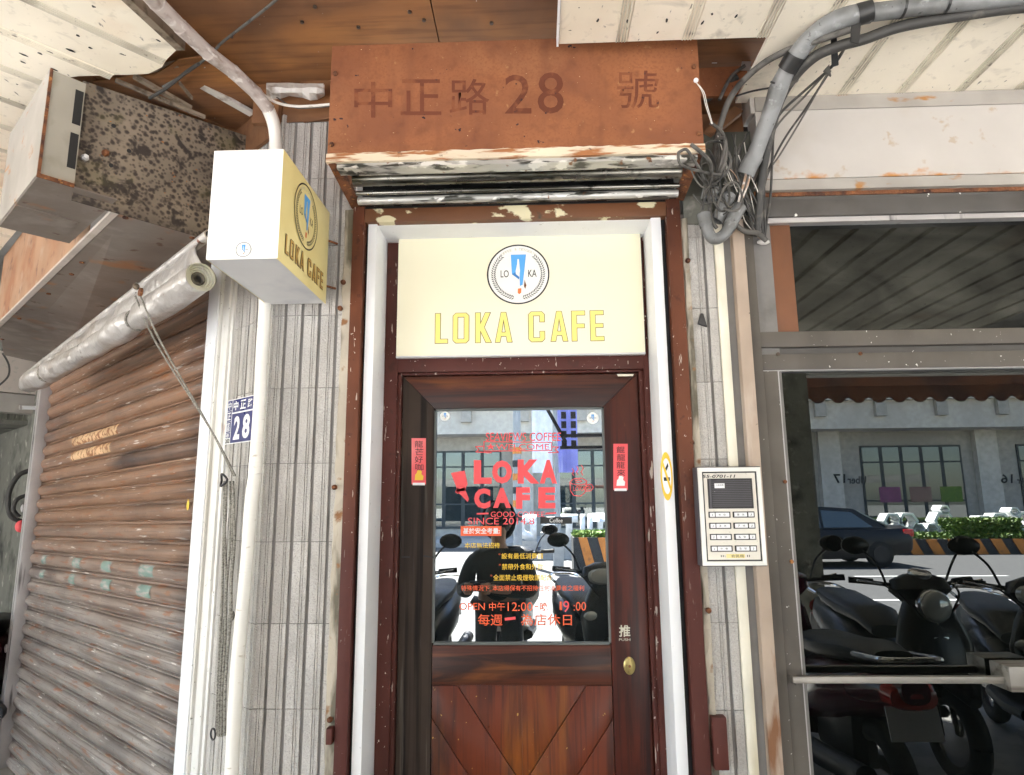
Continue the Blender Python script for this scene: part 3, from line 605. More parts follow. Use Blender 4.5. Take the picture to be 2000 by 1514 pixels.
text('推', pxq(1209, 1221, 1231, 1244, fd), 'pale', dr, bold=.02); text('PUSH', pxq(1209, 1247, 1231, 1252, fd), 'pale', dr)
for (xa, ya, xb, yb) in ((785, 1088, 800, 1088), (828, 1086, 846, 1089)): strokes_obj([[(xa, ya), (xb, yb)]], 3, fd, 'inkblack', dr, 'crack')
tp = thing('masking_tape', P(1226, 728, YI), 'short torn strip of pale tape on the top edge of the door frame', 'tape')
MB().prism([P(1205, 731, YI+.008), P(1238, 731, YI+.008), P(1236, 735, YI+.008), P(1207, 735, YI+.008)], (0, -.002, 0)).build('strip', 'postcream', tp)
# lettering on the pane
fg = lambda x, y: P(780+x/3.027, 780+y/3.027, YG-.0012)
text('SEAVIEWS COFFEE', pxq(510, 197, 955, 246, fg), 'redpaint', dr, shear=.05)
strokes_obj([[(500, 250), (900, 255), (900, 303), (500, 306), (500, 250)], [(500, 278), (450, 280), (470, 296), (452, 312), (545, 316)], [(900, 282), (942, 282), (922, 297), (940, 314), (880, 316)]], 5, fg, 'redpaint', dr, 'ribbon')
text('★WELCOME', pxq(512, 259, 886, 298, fg), 'redpaint', dr)
for s, q in (('L', (440, 360, 545, 500)), ('O', (548, 362, 665, 498)), ('K', (700, 356, 828, 498)), ('A', (830, 358, 932, 498)), ('C', (442, 526, 538, 646)), ('A', (554, 524, 660, 642)), ('F', (690, 520, 772, 648)), ('E', (822, 520, 922, 645))):
    text(s, pxq(*q, fg), 'redpaint', dr, bold=.06)
text('GOOD COFFEE', pxq(540, 664, 858, 696, fg), 'redpaint', dr)
strokes_obj([[(460, 677), (524, 675)], [(866, 676), (924, 672)]], 10, fg, 'redpaint', dr, 'dash')
text('SINCE 2014.8', pxq(405, 700, 798, 740, fg), 'redpaint', dr)
mb = MB()
for pl in ([(305, 436), (386, 421), (404, 500), (384, 545), (344, 540)], [(332, 540), (384, 520), (412, 590), (404, 608), (360, 562)], [(344, 520), (330, 548), (345, 560), (362, 540)]): mb.poly([fg(*p) for p in pl])
mb.build('hand_mark', 'redpaint', dr)
strokes_obj([[(1008, 490), (1030, 470), (1080, 466), (1108, 484), (1100, 500), (1060, 508), (1020, 500), (1008, 490)], [(1008, 492), (1012, 540), (1030, 568), (1070, 573), (1098, 550), (1107, 490)], [(1104, 505), (1135, 503), (1147, 520), (1135, 540), (1103, 543)], [(1108, 516), (1126, 516), (1130, 526), (1106, 533)], [(1040, 482), (1060, 476), (1080, 484), (1062, 494), (1044, 490)], [(1022, 410), (1032, 425), (1022, 438), (1030, 450)], [(1048, 396), (1058, 412), (1046, 430), (1056, 446)], [(1076, 390), (1088, 408), (1074, 430), (1084, 448)]], 5, fg, 'redpaint', dr, 'coffee_cup_drawing')
text('LOKA', pxq(1028, 515, 1100, 542, fg), 'redpaint', dr)
lb_ = MB().poly(pxq(363, 750, 603, 808, fg)).build('notice_strip', 'orangepaint', dr)
fg2 = lambda x, y: P(780+x/3.027, 780+y/3.027, YG-.0022)
text('基於安全考量:', pxq(376, 760, 594, 796, fg2), 'platewhite', dr, bold=.018)
text('本店無法招待', pxq(386, 848, 594, 880, fg), 'yellowpaint', dr, bold=.005)
for s, q in (('設有最低消費額', (604, 910, 850, 944)), ('禁帶外食和外飲', (606, 972, 850, 1008)), ('全面禁止吸煙敬請配合', (555, 1036, 902, 1072))):
    text(s, pxq(*q, fg), 'yellowpaint', dr, bold=.005); text('*', pxq(q[0]-18, q[1], q[0]-6, q[1]+12, fg), 'orangepaint', dr)
text('特殊情況下_本店得保有不招待任何消費者之權利', pxq(365, 1100, 1092, 1134, fg), 'orangepaint', dr, bold=.006)
for s, q in (('OPEN', (355, 1204, 505, 1246)), ('中午', (530, 1200, 624, 1250)), ('12:00', (640, 1200, 788, 1252)), ('-', (800, 1222, 822, 1227)), ('晚', (832, 1202, 876, 1250)), ('1', (948, 1196, 962, 1246)), (':00', (1030, 1198, 1104, 1250))):
    text(s, pxq(*q, fg), 'orangepaint', dr, bold=.01 if s in ('中午', '晚') else 0)
text('9', pxq(968, 1192, 1004, 1258, fg), 'redpaint', dr)
text('每週', pxq(464, 1270, 610, 1338, fg), 'orangepaint', dr, bold=.006); text('為店休日', pxq(718, 1270, 1020, 1338, fg), 'orangepaint', dr, bold=.006)
strokes_obj([[(628, 1300), (682, 1294)]], 16, fg, 'redpaint', dr, 'dash')
for (x, y, r) in ((1143, 112, 34), (270, 100, 28)):
    c = fg(x, y); r = abs(fg(x+r, y).x-c.x); stk = logo(c, VX, VZ, (0, -1, 0), r, dr, full=False)
MB().poly(pxq(833, 696, 1020, 736, fg)).build('sticker', 'inkblack', dr)
text('Coffee', pxq(888, 704, 965, 728, fg2), 'platewhite', dr)
# red paper couplets
for cx_, ytop, s, lab in ((818, 856, '龍芒好咖', 'red paper charm with brush writing taped to the left stile of the door'), (1212, 867, '餛龍龍來', 'red paper charm with brush writing taped to the right stile of the door')):
    cp = thing('paper_charm', P(cx_, ytop+45, YD), lab, 'paper charm')
    x0, x1, y0, y1 = cx_-14, cx_+14, ytop, ytop+90
    MB().prism(pxq(x0, y0, x1, y1, lambda x, y: P(x, y, YD-.0005)), (0, -.0015, 0)).build('paper', 'redpaper', cp)
    f3 = lambda x, y: P(x, y, YD-.003)
    for i, ch in enumerate(s): text(ch, pxq(cx_-8+(i % 2), y0+5+i*15, cx_+8+(i % 2), y0+18+i*15, f3), 'inkblack', cp)
    mb = MB(); mb.poly([f3(cx_+a, y0+b) for a, b in ((-8, 82), (8, 82), (9, 74), (5, 70), (6, 65), (2, 62), (-3, 63), (-4, 68), (-7, 71))]).build('lucky_cat_print', 'yellowpaint' if cx_ < 1000 else 'platewhite', cp)
    MB().prism(pxq(cx_-12, y1-3, cx_+12, y1+2, lambda x, y: P(x, y, YD-.0025)), (0, -.0004, 0)).build('tape', 'iwhite', cp)
# no smoking sticker on the right jamb
ns = thing('no_smoking_sticker', P(1302, 930, 0), 'oval yellow no smoking sticker on the white right jamb', 'sticker')
c = P(1302, 930, -.001); w, h = .019, .076
fe = lambda loops, mat, name, d: flat(cpoly([[(a*w, b*h) for a, b in l] for l in loops]), c-Vector((0, d, 0)), VX, VZ, mat, ns, name)
fe([circ(1)], 'stickeryellow', 'disc', 0); fe([circ(.74)], 'platewhite', 'face', .0006)
fe([[(-.25, .30), (.30, .55), (.35, .40), (-.15, .15)], [(-.5, -.05), (.5, -.05), (.5, -.2), (-.5, -.2)]], 'inkblack', 'cigarette', .001)
fe([[(-.62, .42), (-.45, .58), (.62, -.42), (.45, -.58)]], 'stickeryellow', 'bar', .0013)

# ================================================================== RUSTED SIGN BOX ABOVE THE DOOR
YB = -.26
sx0, sx1 = P(644, 190, YB).x, P(1369, 190, YB).x
szt, szb = P(1000, 78, YB).z, P(1000, 293, YB).z
sb = thing('address_signboard', ((sx0+sx1)/2, YB, szb), 'rusty brown sign box with faded street name and number above the door', 'signboard')
MB().box(sx0, sx1, YB, YB+.006, szb, szt).build('front_panel', 'rust', sb, bevel=.0015)
for x0, x1 in ((sx0+.001, sx0+.007), (sx1-.007, sx1-.001)): MB().box(x0, x1, YB+.006, 0, szb+.012, szt).build('side_panel', 'rust', sb)
MB().box(sx0, sx1, YB+.006, 0, szt-.006, szt).build('top_panel', 'rust', sb)
zlip = P(1000, 309, YB).z
mb = MB(); n = 60; rs = []
for k in range(n+1):
    x = sx0-.002+(sx1-sx0+.004)*k/n; j = random.uniform(-.0025, .0015)
    rs.append([(x, YB-.005, szb+.003+j), (x, YB-.006, zlip), (x, YB+.012, zlip-.0005), (x, YB+.012, szb+.003+j)])
mb.rings(rs); mb.build('lip', 'lip', sb)
rs = []; mb = MB()
for k in range(n+1):
    x = sx0+.03+(sx1-sx0-.05)*k/n; rs.append([(x, YB+.004, zlip-.001), (x, YB+.003+random.uniform(0, .002), zlip-.016), (x, YB+.045+random.uniform(-.003, .004), zlip-.017), (x, YB+.045, zlip-.001)])
mb.rings(rs); mb.build('lip_underside', 'peel', sb)
for xa, xb in ((sx0+.004, P(691, 405, 0).x-.003), (sx1-.004, P(1332, 400, 0).x+.003)):
    s_ = 1 if xb > xa else -1
    a = Vector((xa, YB, zlip-.004)); b = Vector((xb, -.012, zh1+.002)); d = b-a
    MB().obox(a, d, Vector((s_*.034, 0, .006)), Vector((0, .012, .012))).build('brace', 'rustbar', sb, bevel=.002)
for px, py in ((655, 145), (648, 283), (1355, 131), (1365, 262)): screw(px, py, YB, sb, .0075, 'rustbar', d=.009)
fs = lambda x, y: P(x, y, YB-.0014)
for s, q, bo in (('中', (692, 160, 766, 230), .006), ('正', (782, 155, 862, 225), .006), ('路', (878, 154, 956, 224), .004), ('2', (986, 146, 1038, 222), .002), ('8', (1050, 141, 1101, 222), .002), ('號', (1205, 138, 1287, 212), .002)):
    text(s, pxq(*q, fs), 'rustdark', sb, bold=bo)
# roller shutter slats seen up inside the box
rsx0, rsx1 = sx0+.045, sx1-.04
sh = thing('rolled_shutter', (0, -.1, zh1), 'greasy steel roller shutter rolled up under the rusty sign box', 'roller shutter')
for (y, z, r, mat) in ((-.205, szb+.012, .020, 'chrome'), (-.165, szb-.010, .010, 'peel'), (-.125, szb-.012, .024, 'chrome'), (-.088, szb-.043, .008, 'chrome'), (-.062, szb-.058, .013, 'peel'), (-.034, zh1+.008, .008, 'chrome')):
    mb = MB(); mb.tube([(rsx0, y, z), (rsx1, y, z)], r, 14); mb.build('slat', mat, sh, smooth=True)
MB().box(rsx0, rsx1, -.205, .0, szb+.04, szb+.05).build('shutter_drum', 'black', sh)
MB().box(rsx0, rsx1, -.012, .0, zh1, szb+.04).build('back_plate', 'black', sh)
wr = thing('loose_wire', P(1358, 158, YB), 'thin white wire hanging from a screw at the right end of the rusty sign box', 'wire')
screw(1359, 158, YB-.002, wr, .0075, 'iwhite')
for dx in (0, 3): MB().tube([P(1359, 160, YB-.01), P(1372+dx, 180, YB-.012), P(1378+dx, 205, YB), P(1390+dx*.6, 242, YB+.03)], .0013, 5, smooth=5).build('strand', 'wirew', wr)

# ================================================================== HANGING LIGHT BOX
lx0, lx1, ly0, ly1 = -.886, -.689, -.452, -.045
lz1, lz0 = 2.473, 2.153
lb = thing('light_box', ((lx0+lx1)/2, (ly0+ly1)/2, lz0), 'white and yellow projecting café light box hung at the corner of the tiles', 'light box')
MB().box(lx0+.004, lx1-.004, ly0+.004, ly1, lz0+.004, lz1-.002).build('body', 'cream2', lb)
MB().box(lx0, lx1-.0005, ly0, ly0+.004, lz0, lz1).build('front_face', 'cream2', lb, bevel=.0012)
MB().box(lx0+.001, lx1-.0035, ly0+.0045, ly1, lz0, lz0+.004).build('underside', 'under', lb)
MB().box(lx1-.0035, lx1, ly0+.001, ly1+.003, lz0-.001, lz1).build('side_face', 'yellow', lb, bevel=.001)
MB().box(lx0, lx0+.0035, ly0+.0045, ly1+.003, lz0, lz1).build('side_face', 'yellow', lb)
VYp = Vector((0, 1, 0))
def fL(px, py):
    d = ray(px, py); t = (lx1-CAM[0])/d[0]; return Vector(CAM+d*t)
logo((lx1, (ly0+ly1)/2-.012, lz0+.205), VYp, VZ, (1, 0, 0), .100, lb, disc='yellow')
cafe_name((lx1, ly0+.045, lz0+.034), VYp, VZ, (1, 0, 0), .054, (ly1-ly0)-.085, lb, .045, 'ochre')
lgc = P(476, 488, ly0); logo(lgc, VX, VZ, (0, -1, 0), .021, lb, full=False)
flat(cpoly([circ(.0215, 40), circ(.0195, 40)]), lgc-Vector((0, .002, 0)), VX, VZ, 'conduit', lb, 'logo_ring')
for z in (2.375, 2.215): MB().tube([(lx1-.01, ly1-.004, z), (lx1+.02, ly1+.035, z)], .004, 8).build('fixing_bolt', 'rustbar', lb)
MB().box(lx0+.03, lx1-.03, ly1, -.004, lz0+.10, lz1-.10).build('bracket', 'darkmetal', lb)

# ================================================================== CHAMFERED CORNER: ROLLER SHUTTER AND ITS HOUSING
TILT = -.0213
SOFF, SP = -.055, .0825
su0, su1 = .455, 3.10
rs_ = thing('roller_shutter', U(1.8, SOFF, .1), 'rust streaked grey roller shutter closed across the chamfered corner shop', 'roller shutter')
sprof = [(0, -.006), (.003, .004), (.011, .012), (.023, .019), (.037, .0215), (.051, .018), (.061, .010), (.065, .004), (.067, -.004), (.070, -.004), (.072, .006), (.0765, .006), (.079, -.004), (SP, -.006)]
zb0 = Q(63, 971, SOFF).z+TILT*-(3.125-1.8)          # height of one groove at u = 1.8
k0 = int((zb0+.06)/SP); ssrc = None
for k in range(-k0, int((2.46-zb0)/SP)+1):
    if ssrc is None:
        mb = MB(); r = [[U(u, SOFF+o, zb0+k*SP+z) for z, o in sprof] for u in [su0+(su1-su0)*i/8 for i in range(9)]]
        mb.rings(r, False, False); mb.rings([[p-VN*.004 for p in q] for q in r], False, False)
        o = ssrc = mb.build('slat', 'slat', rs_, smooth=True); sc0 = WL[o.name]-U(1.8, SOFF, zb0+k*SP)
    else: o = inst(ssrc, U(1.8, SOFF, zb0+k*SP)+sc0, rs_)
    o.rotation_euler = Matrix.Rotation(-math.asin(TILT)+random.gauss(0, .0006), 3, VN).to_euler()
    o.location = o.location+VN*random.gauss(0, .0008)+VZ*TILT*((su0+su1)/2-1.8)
MB().obox(U(su0, SOFF-.035, .0), VD*(su1-su0), VN*.01, VZ*2.5).build('backing', 'black', rs_)
# guide on the far side, white cover on the near side
gd = thing('shutter_guide', U(3.0, 0, 0), 'pale aluminium guide rail at the far left edge of the shutter', 'guide rail')
for u0, u1, o0, o1 in ((2.93, 2.965, -.05, .012), (2.968, 3.0, -.05, .004), (3.003, 3.03, -.05, .008)):
    MB().obox(U(u0, o0, 0), VD*(u1-u0), VN*(o1-o0), VZ*2.44).build('rail', 'rail', gd, bevel=.002)
for px, py in ((46, 993), (14, 1268)):
    p = Q(px, py, .012); MB().tube([p+VD*.02, p+VD*.03+VZ*.02, p+VD*.055, p+VD*.03-VZ*.02, p+VD*.02], .005, 6, smooth=4).build('ring', 'rail', gd, smooth=True)
pc = thing('shutter_post', U(.33, 0, 0), 'white painted stepped post with rust stains between shutter and corner tiles', 'post')
for u0, u1, o1, mat in ((.272, .292, .006, 'dwhite'), (.292, .318, .014, 'dwhite'), (.318, .360, .008, 'dwhite'), (.360, .374, .018, 'dwhite'), (.374, .462, .022, 'white')):
    MB().obox(U(u0, -.09, 0), VD*(u1-u0-.001), VN*(o1+.09), VZ*(2.44)).build('profile', mat, pc, bevel=.003)
# posters left on the slats, a sticker
def on_slat(px, py, w, h, mat, name, lab=None):
    p = Q(px, py, SOFF+.0235); k = (p.z-zb0)/SP; return p
for (x0, y0, x1, y1, mat, nm) in ((140, 826, 226, 872, 'bleach', 'poster_remains'), (138, 866, 212, 898, 'bleach', 'poster_remains'),
                                 (305, 1045, 0, 0, None, None)):
    if not mat: continue
    # lay on the curved front of the slat
    a, b = Q(x0, y1, SOFF+.02), Q(x1, y1, SOFF+.02)
    ua, ub = (Vector(a-Vector(CN))).dot(VD), (Vector(b-Vector(CN))).dot(VD)
    k = round(((a.z-TILT*(ua-1.8))-zb0)/SP-.3); mb = MB(); r = []
    for i in range(9):
        u = ua+(ub-ua)*i/8; z0 = zb0+k*SP+TILT*(u-1.8); r.append([U(u, SOFF+o+.0015, z0+z) for z, o in sprof[2:7]])
    mb.rings(r, False, False); mb.build(nm, mat, rs_, smooth=True)
for px, py, w in ((87, 1078, .10), (150, 1085, .13), (208, 1094, .13), (285, 1112, .16), (82, 1117, .09), (140, 1126, .10), (206, 1138, .13), (280, 1150, .15)):
    a = Q(px, py, SOFF+.02); ua = Vector(a-Vector(CN)).dot(VD); k = round(((a.z-TILT*(ua-1.8))-zb0)/SP-.5); mb = MB(); r = []
    for i in range(5):
        u = ua+w*(i/4-.5); z0 = zb0+k*SP+TILT*(u-1.8); r.append([U(u, SOFF+o+.0015, z0+z) for z, o in sprof[2:7]])
    mb.rings(r, False, False); mb.build('torn_sticker', 'tealpaint', rs_, smooth=True)
p = Q(367, 986, SOFF+.025); mb = MB(); mb.poly([p+VD*(.012*math.cos(t))+VZ*(.021*math.sin(t)) for t in [2*math.pi*i/20 for i in range(20)]]); mb.build('round_sticker', 'stickeryellow', rs_)

# ---- housing: spotted end panel, underside, front fascia
hs = thing('shutter_housing', U(1.6, .2, 2.443), 'sheet metal shutter housing under the ceiling with a rust spotted end panel', 'shutter housing')
ZB = 2.443
MB().prism([U(.244, -.01, 2.432), U(.244, .545, ZB-.010), U(.244, .552, 2.84), U(.244, .0, 2.886), U(.244, -.01, 2.886)], VD*.006).build('end_panel', 'spotted', hs, bevel=.001)
MB().prism([U(.252, .405, ZB), U(.252, 0, ZB-.003), U(3.02, -.12, ZB-.045), U(3.06, .20, ZB), U(2.3, .36, ZB)], VZ*.003).build('underside', 'sheet', hs)
MB().prism([U(.252, .41, ZB-.004), U(.252, .432, ZB-.004), U(2.3, .385, ZB-.004), U(2.3, .362, ZB-.004)], VZ*.010).build('edge_trim', 'beige', hs)
MB().obox(U(.60, .403, ZB+.005), (U(2.4, .36, ZB)-U(.60, .403, ZB)), VN*.004, VZ*.43).build('front_fascia', 'rustsheet', hs)
for px, py in ((160, 512), (140, 535), (95, 573), (205, 560), (205, 590), (110, 630), (125, 657), (38, 622), (5, 662), (375, 463), (245, 424)):
    p = PZ(px, py, ZB); MB().disc(p-VZ*.005, (0, 0, 1), .009, .006, 10).build('rivet', 'rustbar', hs)
for px, py in ((165, 309), (205, 300)):
    p = QE(px, py, .243); MB().tube([p+VD*.004, p-VD*.010, p-VD*.018], [.011, .011, .007], 6).build('bolt', 'iwhite' if px < 180 else 'rustbar', hs)
for px, py in ((222, 246), (217, 323), (252, 295)):
    p = QE(px, py, .2435); MB().disc(p-VD*.0012, VD, .007, .002, 10).build('hole', 'black', hs)
# ---- box bolted to its outer side
bx = thing('sheet_metal_box', U(.45, .6, 2.46), 'beige sheet metal box with rusted edges beside the spotted panel under the ceiling', 'metal box')
MB().obox(U(.20, .645, 2.462), VD*.52, VN*.004, VZ*.345).build('front_sheet', 'clad2', bx)
MB().obox(U(.20, .553, 2.462), VN*.095, VD*.004, VZ*.345).build('end_sheet', 'boxend', bx)
MB().obox(U(.196, .640, 2.462), VN*.008, VD*.01, VZ*.347).build('rust_seam', 'rustbar', bx)
MB().obox(U(.197, .553, 2.456), VN*.095, VD*.006, VZ*.012).build('rust_seam', 'rustbar', bx)
MB().obox(U(.252, .553, 2.463), VN*.02, VD*.10, VZ*.30).build('inner_wall', 'black', bx)
MB().obox(U(.202, .435, 2.458), VD*.516, VN*.21, VZ*.004).build('bottom_sheet', 'sheet', bx)
MB().obox(U(.47, .47, 2.454), VD*.24, VN*.175, VZ*.004).build('bottom_flap', 'sheet', bx)
for z in (2.515, 2.66): MB().obox(U(.1985, .556, z), VN*.022, VD*.001, VZ*.115).build('slot', 'black', bx)

# ---- silver tarpaulin rolled under the housing
tp = thing('rolled_tarpaulin', U(1.2, .2, 2.2), 'silver tarpaulin rolled up and tied under the shutter housing', 'tarpaulin')
pa, pb = Q(393, 541, .22), Q(58, 748, .24)
mb = MB(); rs = []; n = 70; ax = (pb-pa).normalized(); up = (VZ-ax*ax.dot(VZ)).normalized(); sd = ax.cross(up)
for k in range(n+1):
    t = k/n; c = pa+(pb-pa)*t-up*(.018*math.sin(math.pi*t))
    ties = [.27, .845]; q = min(abs(t-x) for x in ties); rad = .048*(1-.38*math.exp(-(q/.022)**2))+.005*math.sin(t*9)
    ring = []
    for j in range(28):
        a = 2*math.pi*j/28; w = 1+.07*math.sin(3*a+t*14)*math.exp(-(q/.10)**2)+.035*math.sin(5*a-t*31)+.05*math.sin(2*a+t*23+q*20)
        ring.append(c+(up*math.cos(a)+sd*math.sin(a))*rad*w)
    rs.append(ring)
mb.rings(rs, True, False); mb.build('roll', 'tarp', tp, smooth=True)
for i, r in enumerate((.047, .0405, .034, .0275)):
    dp = .002+.007*i
    MB().rings([[pa+ax*(dp+q)+(up*math.cos(2*math.pi*j/32)+sd*math.sin(2*math.pi*j/32))*rr_ for j in range(32)] for rr_, q in ((r, .03), (r, 0), (r-.0043, -.001), (r-.0052, .004), (r-.0063, .02))], True, False).build('roll_turn', 'tarpedge', tp, smooth=True)
MB().rings([[pa+ax*q+(up*math.cos(2*math.pi*j/24)+sd*math.sin(2*math.pi*j/24))*r for j in range(24)] for r, q in ((.022, .05), (.022, .020), (.019, .018), (.012, .024), (.011, .06))], True, True).build('core', 'cable2', tp, smooth=True)
ra, rb = Q(397, 467, .20), Q(50, 735, .225)
mb = MB(); MB().tube([ra+(rb-ra)*-.02, rb], .017, 12).build('hanging_rod', 'tarp', tp, smooth=True)
MB().disc(ra+(rb-ra)*-.022, rb-ra, .012, .004, 14).build('rod_end', 'black', tp)
g = []
for k in range(41):
    t = k/40; a = ra+(rb-ra)*t; b = pa+(pb-pa)*t-up*(.018*math.sin(math.pi*t)); row = []
    for j in range(6):
        s = j/5; row.append(a*(1-s)+(b+up*.03)*s+VN*(.020*math.sin(math.pi*s)+.006*math.sin(t*40+s*5)))
    g.append(row)
mb = MB(); mb.rings(g, False, False); mb.rings([[p-VN*.003 for p in r] for r in g], False, False); mb.build('flap', 'tarp', tp, smooth=True)
for t in (.27, .845):
    c = pa+(pb-pa)*t-up*(.018*math.sin(math.pi*t)); a = ra+(rb-ra)*t; ring = [c+(up*math.cos(x)+sd*math.sin(x))*.037 for x in [2*math.pi*i/16 for i in range(17)]]
    mb = MB(); mb.tube(ring, .006, 6); mb.tube([c+up*.036, a+VZ*.01, a+VZ*.03], .006, 6, smooth=3); mb.build('tie', 'rope', tp, smooth=True)
pk = Q(266, 560, .26); MB().ball(pk, .012, 12).build('knot', 'oldwood', tp, smooth=True)
MB().disc(Q(277, 571, .29), VN, .015, .008, 14).build('pulley', 'rustbar', tp)

# ---- rope from the tarpaulin down to the hook on the tiles
rp = thing('pull_rope', Q(455, 925, .05), 'grey twisted rope running from the tarpaulin to a hook, hanks hanging below', 'rope')
hook = Q(458, 930, .03)
for x0 in (264, 274): MB().tube([Q(x0, 578, .29), Q(x0+42, 672, .22), Q(412, 840, .09), hook+VD*(.006*(x0-269)/5)], .0032, 7, smooth=8).build('line', 'rope', rp, smooth=True)
hk = Q(444, 938, .03)
MB().tube([hk+VD*.02+VN*.01, hk+VZ*.02+VN*.02, hk-VD*.02+VN*.01, hk-VZ*.02+VN*.02, hk+VD*.02+VN*.01], .0038, 8, smooth=5).build('hook', 'darkmetal', rp, smooth=True)
for i, (xt, xb) in enumerate(((438, 424), (443, 428), (449, 433), (455, 439))):
    w = 3*math.sin(i*2.1)
    MB().tube([Q(xt, 940, .035), Q(xt-1-w, 1040, .04), Q(xt-4+w, 1150, .038), Q((xt+xb)/2-1, 1250, .035), Q(xb+1, 1350, .035), Q(xb, 1440-abs(i-1.5)*2, .035)], .0044, 8, smooth=8).build('strand', 'rope', rp, smooth=True)
MB().tube([Q(455, 940, .045), Q(458, 1060, .04), Q(452, 1130, .05), Q(451, 1200, .05), Q(443, 1290, .045)], .0044, 8, smooth=8).build('strand', 'rope', rp, smooth=True)
MB().ball(Q(452, 1203, .05), .011, 10, (1, 1, 1.5)).build('knot', 'rope', rp, smooth=True)
rg = Q(416, 1434, .04); MB().tube([rg+(VD*math.cos(t)+VZ*math.sin(t))*.016 for t in [2*math.pi*i/18 for i in range(19)]], .003, 6).build('ring', 'darkmetal', rp, smooth=True)

# ---- house number plate on the chamfer tiles
np_ = thing('house_number_plate', Q(470, 825, .006), 'dark blue and white enamel house number plate on the chamfered corner tiles', 'number plate')
fq = lambda x, y, d=.0: Q(x, y, .006+d)
TL, TR, BL = Q(447, 783, .006), Q(499, 771, .006), Q(440, 869, .006)
def fp(a, b, d=0.0): return TL+(TR-TL)*a+(BL-TL)*b+VN*d
MB().prism([fp(0, 0), fp(1.0, 0), fp(1.0, 1), fp(0, 1)], VN*.003).build('plate', 'platewhite', np_)
for (a0, b0, a1, b1) in ((.03, .02, .19, .245), (.03, .255, .19, .49), (.03, .50, .19, .74), (.03, .75, .19, .86), (.22, .02, .98, .30), (.22, .335, .98, .98)):
    MB().prism([fp(a0, b0, .0031), fp(a1, b0, .0031), fp(a1, b1, .0031), fp(a0, b1, .0031)], VN*.0008).build('blue_field', 'plateblue', np_)
def tp4(a0, b0, a1, b1): return [fp(a0, b0, .0046), fp(a1, b0, .0046), fp(a1, b1, .0046), fp(a0, b1, .0046)]
for s, q, m_, bo in (('中', (.045, .05, .18, .22), 'platewhite', .02), ('正', (.045, .29, .18, .46), 'platewhite', .02), ('區', (.045, .53, .18, .71), 'platewhite', .01), ('春', (.05, .765, .17, .85), 'platewhite', .01), ('202', (.03, .88, .20, .975), 'inkblack', .02),
                  ('中', (.26, .06, .44, .26), 'platewhite', .03), ('正', (.52, .06, .72, .26), 'platewhite', .03), ('路', (.79, .06, .97, .26), 'platewhite', .02), ('2', (.33, .40, .56, .92), 'platewhite', .035), ('8', (.66, .39, .92, .92), 'platewhite', .035)):
    text(s, tp4(*q), m_, np_, bold=bo)

# ---- pipe wrapped in tape
pp = thing('wrapped_pipe', P(500, 905, -.03), 'white tape wrapped pipe running down the tiled corner behind the light box', 'pipe')
lo_pts = [P(516, 560, -.05), P(517, 605, -.05), P(512, 690, -.05), P(509, 760, -.05), P(503, 850, -.05), P(499, 905, -.05)]
MB().tube(lo_pts, [.0195]*6, 16, smooth=6).build('pipe_length', 'wrapw', pp, smooth=True)
MB().tube([P(499, 903, -.05), P(498, 925, -.05)], .0205, 16).build('joint', 'wrapw', pp, bevel=.001)
lo_pts = [P(498, 925, -.05), P(491, 985, -.05), P(483, 1090, -.05), P(473, 1200, -.05), P(464, 1300, -.05), P(458, 1400, -.05), P(452, 1520, -.05), P(444, 1700, -.05)]
MB().tube(lo_pts, [.0195, .021, .0195, .020, .0205, .0205, .02, .02], 16, smooth=6).build('pipe_length', 'wrapw', pp, smooth=True)
for y0_, y1_ in ((640, 560),):
    MB().tube([P(516, 560, -.05), P(530, 480, -.05), P(537, 380, -.05), P(538, 300, -.05)], .019, 16, smooth=6).build('pipe_length', 'wrapw', pp, smooth=True)
MB().tube([P(538, 300, -.05), P(538, 268, -.055), P(534, 240, -.07), P(524, 214, -.10)], [.0205, .021, .022, .0215], 16, smooth=6).build('pipe_length', 'wrapw', pp, smooth=True)
seg = [P(524, 214, -.10), P(500, 182, -.16), P(455, 140, -.26), P(407, 112-8, -.36), P(352, 52, -.48), P(305, 5, -.58), P(262, -40, -.68)]
for i in range(len(seg)-1):
    a, b = seg[i], seg[i+1]; MB().tube([a, a+(b-a)*.06, a+(b-a)*.5, b-(b-a)*.02, b], [.0235, .0215, .0215, .0225, .0215], 16, smooth=3).build('pipe_length', 'wrap', pp, smooth=True)
cb = thing('white_cable', P(560, 204, -.05), 'off white cable looping from the wrapped pipe to the rusty sign box', 'cable')
MB().tube([P(425, 118, -.30), P(470, 150, -.22), P(515, 186, -.13), P(545, 202, -.08), P(585, 208, -.06), P(646, 204, -.05)], .0048, 8, smooth=8).build('cable', 'wrapw', cb, smooth=True)
MB().tube([P(540, 190, -.07), P(575, 210, -.05), P(610, 211, -.05), P(646, 208, -.05)], .002, 6, smooth=6).build('cable', 'cable2', cb, smooth=True)
tw = thing('ceiling_wire', PZ(435, 85, 2.93), 'thin grey twisted wire strung across the brown plywood soffit', 'wire')
MB().tube([PZ(545, -5, 2.97), PZ(505, 28, 2.97), PZ(435, 82, 2.95), PZ(420, 98, 2.93), PZ(385, 128, 2.91), PZ(345, 155, 2.89), PZ(318, 170, 2.88)], .0045, 7, smooth=6).build('wire', 'cable2', tw, smooth=True)
MB().tube([P(388, 125, -.28), PZ(365, 140, 2.89), PZ(325, 172, 2.87), PZ(292, 192, 2.86)], .0055, 7, smooth=6).build('wire', 'cable', tw, smooth=True)

